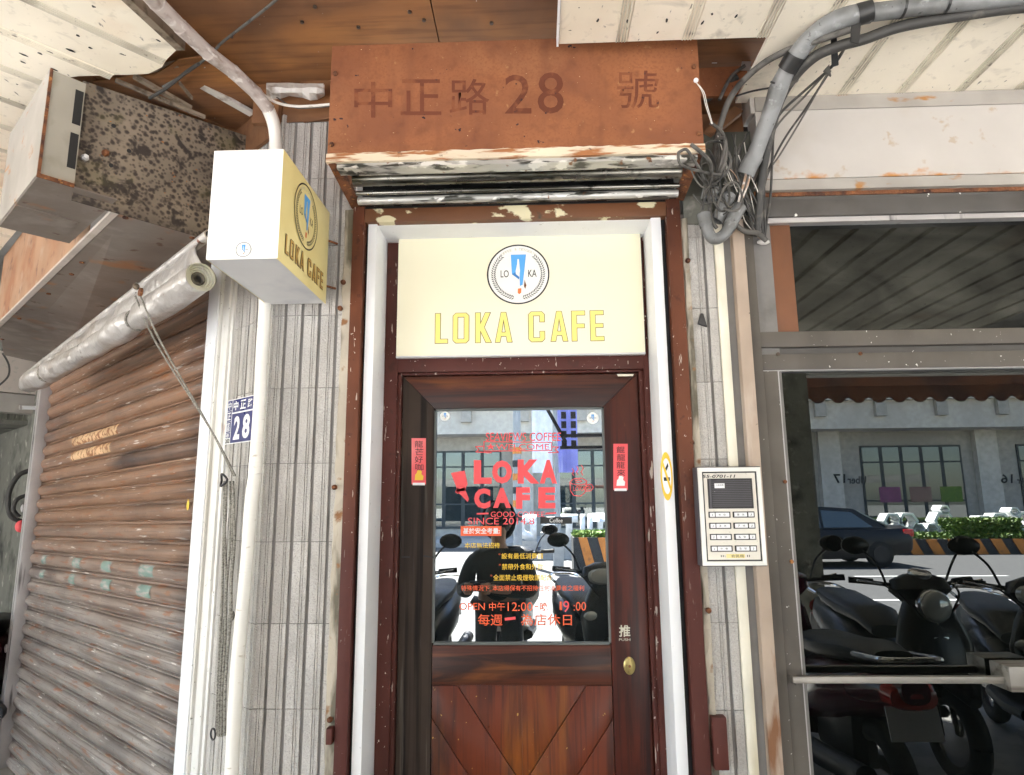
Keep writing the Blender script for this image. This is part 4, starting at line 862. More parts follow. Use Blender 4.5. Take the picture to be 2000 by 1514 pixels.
# ================================================================== CEILINGS
ZC = 2.864
ce = thing('ceiling', (1.5, -1.8, ZC), kind='structure'); tag(ce, 'cream ribbed ceiling planks over the arcade on the right')
PWD = .1972; XR = .284
def plank_right(x0, x1, y0, y1):
    mb = MB(); mb.box(x0+.0008, x1-.0008, y0, y1, ZC+random.uniform(-.001, .001), ZC+.010); o = mb.build('plank', 'pvc', ce)
    mb = MB()
    for dx in (-.018, -.010, -.001, .007): mb.box(x1+dx-.016, x1+dx-.016+.0035, y0+.002, y1-.001, ZC-.0035, ZC+.001)
    mb.build('rib', 'ribdirt', ce)
for k in range(-1, 18):
    x0, x1 = XR+PWD*(k-1)+.008, XR+PWD*k+.008
    if k == -1: continue
    if k == 0: x0 = .087
    ye = -.335+random.uniform(-.004, .004) if x1 < .70 else -.004
    if k == 2: x1 = .712; 
    if k == 3: x0 = .712
    plank_right(x0, x1, -4.35, ye)
MB().box(.080, .0862, -4.35, -.33, ZC-.008, ZC+.020).build('edge_strip', 'white', ce)
cl = thing('ceiling', U(.5, 1.5, ZC), kind='structure'); tag(cl, 'stained cream ribbed ceiling planks over the chamfered corner on the left')
# outline of the left ceiling in (u, off); it is torn towards the wall
reg = [(-1.62, 3.2), (-.19, .576), (-.091, .397), (-.03, .40), (.03, .395), (.096, .412), (.15, .455), (.191, .493), (.27, .56), (.335, .60), (.335, .41), (4.6, .40), (4.6, 3.2)]
for k in range(-8, 23):
    u0, u1 = -.0+.2*k-.02, .2*(k+1)-.02
    pl = clip(clip(reg, -1, 0, -u0-.001), 1, 0, u1-.001)
    if len(pl) < 3: continue
    dz = random.uniform(-.0015, .0015)
    MB().prism([U(a, b, ZC+dz) for a, b in pl], VZ*.010).build('plank', 'pvc', cl)
    mb = MB(); near = [b for a, b in pl if abs(a-u0) < .03]; bn = max(min(near)+.004, .40) if near else None
    if bn is None or bn > 3.1: continue
    for du in (.004, .012, .021, .029): mb.obox(U(u0+du, bn, ZC-.0035), VD*.0035, VN*(3.2-bn), VZ*.0045)
    mb.build('rib', 'ribdirt', cl)
e0, e1 = U(-.19, .576, ZC), U(-.091, .397, ZC); dd = (e0-e1)
bt = thing('edge_batten', e1, 'weathered grey timber batten along the broken edge of the left ceiling', 'batten')
MB().obox(e1+Vector((.0, 0, -.004)), dd*14, Vector((.026, 0, 0)), VZ*.03).build('batten', 'oldwood', bt)
def hole(p, a, b, par):
    MB().prism([p+a*(math.cos(t)*random.uniform(.6, 1.1))+b*(math.sin(t)*random.uniform(.6, 1.15)) for t in [2*math.pi*i/9 for i in range(9)]], VZ*.001).build('hole', 'black', par)
for px, py in ((152, 70), (176, 94), (138, 99), (105, 136), (47, 108), (45, 122), (78, 105), (98, 103), (310, 80)):
    p = PZ(px, py, ZC-.0025); hole(p, VN*random.uniform(.006, .013), VD*random.uniform(.003, .005), cl)
for px, py in ((1168, 40), (1302, 40), (1284, 64), (1226, 42), (1391, 28), (1438, 32), (1372, 45)):
    p = PZ(px, py, ZC-.0025); hole(p, Vector((random.uniform(-.003, .003), random.uniform(.005, .010), 0)), Vector((random.uniform(.003, .005), 0, 0)), ce)
MB().box(-30, 30, -4.4, 6, 3.05, 3.30).build('arcade_slab', 'concrete', None)
tag(bpy.data.objects['arcade_slab'], 'concrete slab of the upper storey over the arcade', None, kind='structure')

# ================================================================== RIGHT-HAND SHOP FRONT
sf = thing('shop_front', (1.4, 0, 0), 'taupe painted shop front with dark mirror glass, door bar and brown infill panel', 'shop front')
YW = .02
a1, a2 = P(1401, 640, .0).x, P(1427, 640, .0).x
sx = lambda px, py, Y=0.0: P(px, py, Y).x
sz = lambda px, py, Y=0.0: P(px, py, Y).z
X1 = 3.3
MB().box(sx(1404, 640), sx(1422, 640), -.012, .0, 0, 2.42).build('cover_strip', 'postcream', sf, bevel=.002)
MB().box(sx(1422, 640), sx(1437, 640), -.004, .0, 0, 2.42).build('shadow_groove', 'mortar', sf)
MB().box(sx(1437, 640), sx(1460, 640), -.035, .01, 0, 2.42).build('angle_post', 'postbeige', sf, bevel=.002)
MB().box(sx(1460, 640), sx(1482, 640), -.012, .06, 0, 2.44).build('frame_post', 'galframe', sf, bevel=.002)
xg = sx(1482, 640)
zt1, zt0 = sz(1700, 392), sz(1700, 424)
MB().box(sx(1462, 420), X1, -.022, .08, zt0, zt1).build('head_rail', 'dkframe', sf, bevel=.003)
MB().box(xg, X1, -.012, .06, sz(1700, 434), zt0-.001).build('head_trim', 'rail', sf)
zm1, zm0 = sz(1700, 646), sz(1700, 676)
zm2, zm3 = sz(1700, 686), sz(1700, 722)
MB().box(xg, X1, -.008, .06, zm0, zm1).build('transom_rail', 'galframe', sf, bevel=.003)
MB().box(xg, X1, .010, .06, zm2-.005, zm0-.001).build('transom_groove', 'dkframe', sf)
MB().box(xg, X1, -.004, .06, zm3+.003, zm2-.006).build('door_head', 'galframe', sf, bevel=.003)
MB().box(xg, X1, .0, .06, zm3, zm3+.0028).build('head_bead', 'rail', sf)
xd = sx(1521, 730)
MB().box(xg, xd-.003, -.003, .06, 0, zm3).build('door_stile', 'galframe', sf, bevel=.003)
MB().box(xd-.003, xd+.001, .001, .06, 0, zm3).build('glass_bead', 'rail', sf)
MB().box(xg, sx(1548, 540, YW), YW-.012, .05, zm1, sz(1700, 434)).build('infill_panel', 'brownpanel', sf, bevel=.001)
MB().box(sx(1548, 540, YW)+.001, X1, YW, YW+.006, zm1, sz(1700, 434)).build('upper_pane', 'upperpane', sf)
MB().box(xd, X1, YW, YW+.006, 0, zm3).build('door_pane', 'darkpane', sf)
MB().box(xd-.06, X1, .10, .12, 0, 2.5).build('back_board', 'black', sf)
zb1, zb0_ = sz(1760, 1319), sz(1760, 1332)
bar = MB().box(sx(1546, 1325, -.04), sx(1968, 1325, -.04), -.05, -.03, sz(1700, 1334, -.04), sz(1700, 1320, -.04)).build('push_bar', 'steel', sf, bevel=.003)
MB().box(sx(1546, 1325), sx(1556, 1325), -.032, .005, sz(1700, 1333), sz(1700, 1319)).build('bar_bracket', 'galframe', sf)
MB().box(sx(1966, 1325, -.06), sx(2060, 1325, -.06), -.075, .01, sz(1970, 1350, -.06), sz(1970, 1300, -.06)).build('lock_case', 'steel', sf, bevel=.004)
for px, py in ((1519, 692), (1680, 691), (1546, 1097), (1533, 941)): 
    p = P(px, py, -.004); MB().disc(p-Vector((0, .004, 0)), (0, 1, 0), .006, .006, 10).build('screw', 'rustbar' if px > 1530 else 'nail', sf)
wc = MB(); wc.ball(P(1491, 473, -.01), .022, 10, (1, .5, .45)); wc.build('filler_lump', 'foil', sf, smooth=True)
# cladding over the shop front
cg = thing('cladding_panel', (1.6, -.03, 2.6), 'pale sheet metal cladding with rust blooms above the dark shop window', 'cladding')
c0 = sx(1478, 260, -.03)
MB().box(c0, X1, -.030, .05, sz(1740, 344, -.03), sz(1740, 211, -.03)).build('sheet', 'clad', cg)
MB().box(c0, X1, -.036, -.0, sz(1740, 209, -.036), ZC-.001).build('top_strip', 'clad2', cg)
MB().box(c0, X1, -.034, .04, sz(1740, 366, -.034), sz(1740, 345.5, -.034)).build('lower_strip', 'clad2', cg)
MB().box(c0-.02, X1, -.016, .04, sz(1740, 378, -.016), sz(1740, 367.5, -.016)).build('shadow_strip', 'rustbar', cg)
MB().box(c0-.02, X1, -.020, .04, sz(1740, 390, -.02), sz(1740, 379.5, -.02)).build('edge_strip', 'dkframe', cg)
MB().box(c0-.016, c0-.001, -.033, .05, sz(1470, 222, -.03), sz(1470, 130, -.03)).build('end_angle', 'clad', cg)
# dark recess between sign box and cladding
rc = thing('sooty_wall', (.63, .06, 2.6), 'sooty grey green wall strip behind the tangled cables', 'wall')
MB().box(.515, c0-.001, .03, .30, 2.44, 2.775).build('render', 'olive', rc)
MB().box(.512, .60, -.004, .029, 2.42, 2.52).build('ledge', 'oldwall', rc)
MB().box(.50, c0-.03, .02, .2, 2.405, 2.44).build('tile_top', 'oldwall', rc)
cv = thing('broken_boarding', (.66, -.03, 2.9), 'orange brown broken boards with metal straps in the hole above the cables', 'boards')
MB().obox((.47, -.03, 2.872), (.30, 0, .006), (0, .012, 0), (0, 0, .11)).build('board', 'rust', cv)
MB().obox((.52, .10, 2.79), (.25, 0, 0), (0, .012, 0), (0, 0, .10)).build('board', 'ply', cv)
MB().obox((.60, .03, 2.775), (.12, .0, .10), (0, .03, 0), (.03, 0, -.02)).build('batten', 'ply', cv)
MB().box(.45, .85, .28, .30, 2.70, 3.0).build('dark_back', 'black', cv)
for px0, px1, py0, py1 in ((1394, 1404, 90, 124), (1430, 1440, 78, 97), (1450, 1468, 80, 138)):
    MB().prism([P(px0+6, py0, -.034), P(px1+6, py0, -.034), P(px1-4, py1, -.034), P(px0-4, py1, -.034)], (0, -.003, 0)).build('strap', 'rail', cv)
# black chip stuck on the tiles
bc = thing('black_bracket', P(1370, 627, -.01), 'small broken black plastic bracket stuck on the right tile strip', 'bracket')
MB().prism([P(1367, 614, -.001), P(1372, 614, -.001), P(1380, 640, -.001), P(1362, 634, -.001)], (0, -.012, 0)).build('bracket', 'idark', bc, bevel=.0015)

# ---- intercom
ic = thing('intercom', P(1430, 1010, -.08), 'grey door intercom with cream faceplate, speaker grille and eight bell buttons', 'intercom')
YC = -.075
ix0_, ix1_ = sx(1368, 1010, YC), sx(1492, 1010, YC); iz1, iz0 = sz(1426, 913, YC), sz(1432, 1105, YC)
MB().box(ix0_-.003, ix1_+.003, YC+.008, -.001, iz0-.003, iz1+.003).build('case', 'icase', ic, bevel=.003)
def frame(x0, x1, z0, z1, w, ya, yb, nm, mat):
    for q in ([(x0, z1), (x1, z1), (x1-w, z1-w), (x0+w, z1-w)], [(x0, z0), (x0+w, z0+w), (x1-w, z0+w), (x1, z0)], [(x0, z0), (x0, z1), (x0+w, z1-w), (x0+w, z0+w)], [(x1, z1), (x1, z0), (x1-w, z0+w), (x1-w, z1-w)]):
        MB().prism([(a, ya, b) for a, b in q], (0, yb-ya, 0)).build(nm, mat, ic, bevel=.0008)
frame(ix0_, ix1_, iz0, iz1, .0125, YC, YC+.0085, 'bezel', 'ibezel')
frame(ix0_+.0127, ix1_-.0127, iz0+.0127, iz1-.0127, .004, YC+.003, YC+.0085, 'bezel_rim', 'idark')
MB().box(ix0_+.0165, ix1_-.0165, YC+.004, YC+.0085, iz0+.0165, iz1-.0165).build('faceplate', 'iface', ic)
YQ = YC+.0035
fi = lambda u, v, d=0.0: Vector((ix0_+(ix1_-ix0_)*u, YQ-d, iz1+(iz0-iz1)*v))
def iq(u0, v0, u1, v1, d=0.0): return [fi(u0, v0, d), fi(u1, v0, d), fi(u1, v1, d), fi(u0, v1, d)]
def ibox(u0, v0, u1, v1, d, nm, mat, par=None, bev=.0006): return MB().prism(iq(u0, v0, u1, v1), (0, -d, 0)).build(nm, mat, par or ic, bevel=bev)
sg = ibox(.145, .115, .855, .425, .003, 'speaker_grille', 'idark')
for k in range(15): MB().prism(iq(.21, .135+k*.0185, .825, .144+k*.0185, .003), (0, -.0018, 0)).build('louvre', 'icase', sg)
MB().prism(iq(.165, .12, .195, .42, .003), (0, -.003, 0)).build('louvre_edge', 'icase', sg)
MB().prism(iq(.25, .165, .41, .215, .005), (0, -.001, 0)).build('maker_badge', 'iwhite', sg)
text('三永民牌', iq(.27, .175, .39, .192, .0064), 'inkblack', ic)
text('55-0701-11', iq(.07, .075, .60, .108, .0006), 'inkblack', ic, bold=.02, shear=.2)
rows = (('4', '8', .487), ('3', '7', .60), ('2', '6', .713), ('中', '5', .83))
for l, r, v in rows:
    for side, s in ((0, l), (1, r)):
        u0 = .135 if side == 0 else .515; u1 = u0+.345
        b = ibox(u0, v-.031, u1, v+.031, .002, 'bell_button', 'idark', None, .0015)
        lu0, lu1 = (u0+.11, u1-.02) if side == 0 else (u0+.025, u1-.12); bu0, bu1 = (u0+.018, u0+.095) if side == 0 else (u1-.10, u1-.018)
        MB().prism(iq(lu0, v-.021, lu1, v+.021, .002), (0, -.0008, 0)).build('name_window', 'iwhite', b)
        MB().prism(iq(bu0, v-.021, bu1, v+.021, .002), (0, -.0022, 0)).build('push_key', 'iwhite', b)
        text(s, iq(lu0+.045, v-.010, lu0+.075, v+.010, .0032), 'inkblack', ic); text('樓' if s == '中' else '號', iq(lu0+.12, v-.010, lu0+.155, v+.010, .0032), 'inkblack', ic)
        text('♪', iq(bu0+.03, v-.012, bu1-.03, v+.012, .0046), 'inkblack', ic)
nb = ibox(.375, .885, .665, .925, .0008, 'name_badge', 'yellow'); text('俞民局', iq(.45, .890, .645, .920, .0014), 'inkblack', ic)
for u in (.29, .32, .70, .73): ibox(u, .895, u+.012, .915, .0005, 'mark', 'inkblack', None, 0)

# ================================================================== CONDUITS AND CABLES, TOP RIGHT
cn = thing('grey_conduit', P(1500, 200, -.2), 'thick grey plastic conduit bending from the ceiling down towards the cables', 'conduit')
hp = [P(2100, -18, -.46), P(1960, -4, -.46), P(1840, 8, -.46), P(1690, 26, -.44)]
MB().tube(hp, .0245, 18, smooth=4).build('conduit_length', 'conduit', cn, smooth=True)
MB().tube([P(1700, 24, -.44), P(1655, 33, -.43), P(1618, 48, -.41), P(1582, 76, -.37), P(1556, 108, -.33), P(1545, 125, -.31)], [.029, .0285, .027, .027, .0275, .028], 18, smooth=5).build('bend', 'conduit', cn, smooth=True)
MB().tube([P(1549, 118, -.31), P(1533, 147, -.28), P(1520, 175, -.25), P(1503, 225, -.21), P(1486, 270, -.17), P(1472, 310, -.14)], [.027, .0265, .029, .025, .0245, .0255], 18, smooth=5).build('conduit_length', 'conduit', cn, smooth=True)
MB().tube([P(1474, 305, -.14), P(1463, 325, -.13), P(1455, 343, -.12)], [.0285, .0285, .0285], 18, caps=False).build('open_socket', 'conduit', cn, smooth=True)
MB().tube([P(1462, 327, -.13), P(1460, 332, -.127)], .026, 16).build('socket_dark', 'black', cn)
for a, b in (((1702, 20, -.445), (1672, 30, -.435)), ((1556, 106, -.332), (1538, 136, -.295))):
    MB().tube([P(*a), P(*b)], .0305, 18, caps=False).build('tape_band', 'tape', cn, smooth=True)
MB().prism([P(1663, 50, -.46), P(1682, 44, -.46), P(1678, 85, -.46), P(1662, 82, -.46)], (0, .004, 0)).build('tape_tail', 'tape', cn)
for a in ((1760, 14, -.46), (1845, 5, -.46)):
    c = P(*a); MB().tube([c+Vector((.004, 0, 0)), c-Vector((.004, 0, 0))], .030, 16, caps=False).build('cable_tie', 'tape', cn)
xw = thing('loose_wires', P(1440, 330, -.1), 'loose thin dark wires trailing round the conduit end', 'wires')
for i in range(16):
    a_ = random.uniform(0, 1); pts = [P(1402+60*a_+random.uniform(-8, 8), 255+60*random.random(), -.13), P(1415+40*a_+random.uniform(-12, 12), 330+random.uniform(-15, 15), -.12), P(1425+50*a_+random.uniform(-14, 14), 375+random.uniform(-12, 12), -.09), P(1445+45*a_, 425+random.uniform(-20, 20), -.05), P(1480+random.uniform(-8, 14), 462, -.02)]
    MB().tube(pts, random.choice((.0016, .0022, .003)), 6, smooth=6).build('wire', random.choice(('cable', 'cable2', 'wirew', 'cable')), xw, smooth=True)
bk = thing('black_cable', P(1600, 120, -.4), 'thick black power cable slung below the grey conduit', 'cable')
MB().tube([P(2100, 12, -.44), P(2000, 14, -.44), P(1880, 30, -.43), P(1760, 52, -.42), P(1690, 76, -.40), P(1640, 90, -.38), P(1590, 112, -.34), P(1545, 158, -.27), P(1518, 210, -.20), P(1498, 290, -.14), P(1486, 360, -.09), P(1481, 420, -.06), P(1478, 462, -.03)], [.0155]*8+[.015, .014, .013, .012, .011], 12, smooth=6).build('cable', 'cable', bk, smooth=True)
mc = thing('grey_cable', P(1440, 200, -.2), 'grey cable arching from the conduit across the dark recess', 'cable')
MB().tube([P(1660, 58, -.42), P(1600, 78, -.39), P(1535, 100, -.32), P(1480, 132, -.24), P(1432, 182, -.16), P(1408, 240, -.12), P(1396, 300, -.09), P(1387, 345, -.06)], [.010]*8, 10, smooth=6).build('cable', 'cable2', mc, smooth=True)
MB().tube([P(1440, 150, -.03), P(1405, 175, -.01), P(1378, 195, .0)], .012, 10, smooth=5).build('cable', 'cable', mc, smooth=True)
MB().tube([P(1455, 128, -.06), P(1428, 150, -.05), P(1405, 195, -.05)], .006, 8, smooth=5).build('cable', 'cable2', mc, smooth=True)
tc = thing('thin_cables', P(1500, 330, -.1), 'bundle of thin dark cables fanning down in front of the pale cladding', 'cables')
for pts, r in (([(1672, 62, -.42), (1655, 85, -.36), (1630, 125, -.27), (1580, 170, -.19), (1530, 215, -.14), (1512, 245, -.12), (1495, 295, -.11), (1488, 420, -.06), (1492, 466, -.03)], .0042),
               ([(1660, 80, -.38), (1625, 128, -.26), (1570, 190, -.16), (1515, 250, -.11), (1490, 320, -.08), (1470, 370, -.05)], .0034),
               ([(1622, 138, -.24), (1575, 210, -.14), (1530, 275, -.10), (1492, 350, -.07), (1470, 400, -.04)], .0036),
               ([(1615, 145, -.23), (1570, 225, -.13), (1525, 300, -.08), (1500, 340, -.07), (1480, 420, -.05)], .003),
               ([(1530, 160, -.25), (1527, 205, -.17), (1512, 250, -.12), (1509, 300, -.10), (1505, 380, -.06), (1498, 430, -.04), (1494, 460, -.03)], .0042),
               ([(1549, 125, -.29), (1535, 180, -.21), (1517, 225, -.15), (1500, 280, -.12), (1492, 330, -.10), (1494, 470, -.02)], .0048),
               ([(1500, 330, -.10), (1489, 380, -.07), (1476, 420, -.05), (1466, 440, -.03)], .003)):
    MB().tube([P(*q) for q in pts], r, 7, smooth=6).build('cable', 'cable' if r > .0035 else 'cable2', tc, smooth=True)
MB().tube([P(1505, 160, -.27), P(1520, 168, -.27), P(1470, 178, -.2), P(1437, 188, -.16)], .003, 6, smooth=4).build('cable_tie', 'tape', tc, smooth=True)
MB().prism([P(1622, 60, -.40), P(1632, 60, -.40), P(1637, 128, -.30), P(1624, 132, -.30)], (0, -.004, 0)).build('strap', 'tape', tc)
MB().prism([P(1618, 128, -.28), P(1622, 151, -.26), P(1607, 140, -.26)], (0, -.006, 0)).build('tag', 'cable2', tc)
tg = thing('cable_tangle', P(1385, 340, -.1), 'tangle of dusty grey cable loops hanging at the right end of the sign box', 'cables')
loops = [[(1388, 240, -.16), (1412, 262, -.17), (1418, 300, -.18), (1408, 335, -.17), (1392, 352, -.14), (1382, 360, -.12)],
         [(1397, 275, -.16), (1412, 270, -.18), (1416, 285, -.18), (1404, 330, -.17), (1388, 358, -.12)],
         [(1350, 282, -.27), (1372, 300, -.27), (1387, 318, -.24), (1388, 345, -.18), (1384, 362, -.13), (1386, 400, -.10), (1390, 430, -.10), (1400, 446, -.10)],
         [(1325, 298, -.29), (1340, 292, -.30), (1352, 308, -.28), (1366, 330, -.24), (1375, 352, -.18), (1382, 362, -.13)],
         [(1325, 298, -.29), (1326, 315, -.30), (1338, 326, -.29), (1365, 334, -.24), (1395, 340, -.18), (1418, 342, -.16)],
         [(1416, 288, -.17), (1427, 312, -.18), (1420, 335, -.17), (1405, 345, -.16), (1390, 348, -.15)],
         [(1402, 282, -.15), (1404, 320, -.16), (1396, 350, -.14)],
         [(1378, 350, -.13), (1374, 390, -.10), (1370, 405, -.10), (1374, 415, -.10)],
         [(1385, 362, -.12), (1400, 372, -.10), (1396, 382, -.09), (1380, 392, -.09)]]
for i, l in enumerate(loops): MB().tube([P(*q) for q in l], .0062 if i in (2, 0, 1) else .0046, 8, smooth=7).build('cable_loop', 'cable2', tg, smooth=True)
for l in ([(1402, 265, -.17), (1416, 310, -.17), (1425, 340, -.15), (1440, 375, -.11)], [(1425, 330, -.16), (1438, 345, -.12), (1446, 372, -.09)], [(1412, 360, -.1), (1440, 366, -.08), (1455, 380, -.06)]):
    MB().tube([P(*q) for q in l], .0014, 5, smooth=5).build('thin_wire', 'copper' if l[0][0] > 1410 else 'wirew', tg, smooth=True)
ue = thing('conduit_elbow', P(1400, 455, -.08), 'grey plastic conduit elbow with open ends under the cable tangle', 'conduit')
MB().tube([P(1374, 418, -.10), P(1379, 443, -.10)], [.021, .020], 16).build('socket', 'conduit', ue, smooth=True)
MB().tube([P(1379, 440, -.10), P(1388, 462, -.10), P(1402, 466, -.10), P(1417, 455, -.10), P(1427, 438, -.10)], .0185, 16, smooth=6).build('bend', 'conduit', ue, smooth=True)
MB().tube([P(1423, 446, -.10), P(1434, 424, -.10), P(1445, 403, -.10)], [.021, .0212, .0225], 16, caps=False).build('socket', 'conduit', ue, smooth=True)
MB().tube([P(1441, 411, -.10), P(1442.5, 408, -.10)], .0205, 14).build('socket_dark', 'black', ue)
MB().tube([P(1426, 380, -.09), P(1399, 432, -.08)], .0205, 16, caps=False).build('short_pipe', 'conduit', ue, smooth=True)
MB().tube([P(1423, 386, -.09), P(1421, 390, -.09)], .019, 14).build('socket_dark', 'black', ue)
MB().tube([P(1390, 362, -.09), P(1384, 392, -.08)], .026, 14, caps=False).build('ring_socket', 'conduit', ue, smooth=True)
for i in range(12):
    c = P(random.uniform(1362, 1432), random.uniform(285, 400), random.uniform(-.19, -.10)); r1, r2, tl = random.uniform(.018, .05), random.uniform(.03, .085), random.uniform(-.6, .6); a0 = random.uniform(0, 6); n_ = random.randint(6, 11)
    MB().tube([c+Vector((r1*math.cos(a0+k*.62)*math.cos(tl), .02*math.sin(a0+k), r2*math.sin(a0+k*.62)+r1*math.cos(a0+k*.62)*math.sin(tl)-.006*k)) for k in range(n_)], random.choice((.0018, .0026, .0036)), 6, smooth=4).build('cable_loop', random.choice(('cable', 'cable2', 'cable2', 'cable')), tg, smooth=True)
iw = thing('inner_wires', P(1452, 375, -.11), 'bare twisted wires running from the conduit end into the elbow', 'wires')
for d in (-3, 2, 5): MB().tube([P(1462+d, 332, -.127), P(1455+d, 360, -.115), P(1446+d*.7, 388, -.105), P(1441+d*.5, 409, -.10)], .0042, 7, smooth=5).build('strand', 'copper' if d != 2 else 'cable2', iw, smooth=True)
for d in range(4): MB().tube([P(1450+d*4, 400+d*4, -.06), P(1470+d*4, 425+d*5, -.05), P(1476+d*3, 455, -.04), P(1488, 468, -.02)], .003, 6, smooth=5).build('strand', ('copper', 'cable', 'wirew', 'cable2')[d], iw, smooth=True)
lc_ = thing('low_cable', P(1470, 460, -.05), 'short dusty cable curling into the filler lump above the brown panel', 'cable')
MB().tube([P(1438, 440, -.07), P(1455, 452, -.06), P(1478, 455, -.05), P(1496, 470, -.03)], .0085, 9, smooth=5).build('cable', 'cable2', lc_, smooth=True)

# ================================================================== FAR LEFT, BEYOND THE SHUTTER
K['maroon'] = M('maroon_paint', (.085, .008, .022), .22, coat=.6, mott=.05)
K['scblack'] = M('black_scooter_plastic', (.008, .008, .009), .3, mott=0)
K['scgrey'] = M('grey_scooter_paint', (.022, .024, .026), .25, coat=.3, mott=0)
K['scteal'] = M('dark_teal_paint', (.010, .035, .045), .22, coat=.6, mott=.05)
K['rubber'] = M('tyre_rubber', (.014, .014, .014), .8)
K['seat'] = M('seat_vinyl', (.014, .014, .015), .45)
K['chromeb'] = M('chrome', (.7, .7, .7), .1, 1.0, mott=0)
K['lens'] = M('lamp_lens', (.65, .66, .62), .08, .3, mott=0, coat=1)
K['redlens'] = M('red_lamp_lens', (.55, .012, .012), .12, mott=0, coat=1)
K['mirrorg'] = M('mirror_glass', (.10, .10, .11), .1, 1, mott=0)
UWL = 4.7
lw = thing('side_wall', U(UWL, 0, 0), 'grey tiled side wall with level joints beyond the far end of the shutter', 'wall')
zt_l = QE(30, 884, UWL).z
MB().obox(U(UWL+.006, -2.2, 0), VD*.2, VN*4.2, VZ*zt_l).build('mortar_bed', 'mortar', lw)
MB().obox(U(UWL-.02, -2.2, zt_l), VD*.22, VN*4.2, VZ*.03).build('coping', 'oldwall', lw)
_src = {}
for i in range(30):
    for k in range(int(zt_l/.33)+1):
        h = round(min(.327, zt_l-k*.33-.003), 3)
        if h < .05: continue
        p = U(UWL, -1.5+i*.09, k*.33)
        if h not in _src: o = MB().obox(p, VN*.074, VD*.006, VZ*h).build('tile', 'tile', lw); _src[h] = (o, WL[o.name]-p)
        else: inst(_src[h][0], p+_src[h][1], lw)
wb = thing('roof_beam', U(3.9, 0, 2.3), 'rust stained pale beam across the dark passage beyond the shutter', 'beam')
UB = 3.6
zq = lambda py: QE(40, py, UB).z
MB().obox(U(UB, -1.2, zq(768)), VN*2.4, VD*.1, VZ*(zq(690)-zq(768))).build('beam', 'beige', wb)
MB().obox(U(UB+.02, -1.2, zq(806)), VN*2.4, VD*.1, VZ*(zq(770)-zq(806))).build('lower_beam', 'clad2', wb)
MB().obox(U(UB+.14, -1.2, zq(826)), VN*2.4, VD*1.2, VZ*.03).build('soffit', 'oldwall', wb)
db_ = thing('back_wall', U(6.2, 0, 0), 'dark wall at the back of the passage beyond the shutter', 'wall')
MB().obox(U(6.2, -3.5, 0), VN*7, VD*.1, VZ*3.4).build('render', 'oldwall', db_)
MB().obox(U(3.06, -.1, 0), VN*-.12, VD*3.2, VZ*3.0).build('return_wall', 'oldwall', db_)
ft = thing('tube_lamp', QE(58, 797, 3.5), 'short unlit white tube lamp beyond the shutter guide', 'lamp')
MB().tube([QE(42, 796, 3.5), QE(75, 797, 3.5)], .014, 12).build('tube', 'iwhite', ft, smooth=True)
MB().tube([QE(38, 796, 3.5), QE(42, 796, 3.5)], .016, 12).build('cap', 'rail', ft)
hsn = thing('black_hose', QE(40, 960, 3.3), 'black hose looping out beside the shutter guide', 'hose')
MB().tube([QE(62, 918, 3.3), QE(35, 930, 3.3), QE(17, 965, 3.3), QE(20, 1005, 3.3), QE(42, 1020, 3.3), QE(55, 1030, 3.3)], .016, 9, smooth=6).build('hose', 'cable', hsn, smooth=True)
MB().tube([QE(58, 966, 3.25), QE(34, 975, 3.25), QE(26, 995, 3.25), QE(38, 1010, 3.25)], .013, 9, smooth=6).build('hose', 'cable', hsn, smooth=True)
pr = thing('valve_cap', QE(38, 1028, 3.2), 'small pink red valve cap on the black hose by the guide rail', 'valve')
MB().ball(QE(40, 1028, 3.2), .03, 12, (1, 1, 1.3)).build('cap', 'redpaper', pr, smooth=True)
lwire = thing('black_wire', QE(15, 735, 3.3), 'black wire dangling below the ceiling at the far left', 'wire')
MB().tube([QE(5, 690, 3.3), QE(17, 712, 3.3), QE(16, 735, 3.3), QE(-4, 755, 3.3)], .006, 7, smooth=6).build('wire', 'cable', lwire, smooth=True)

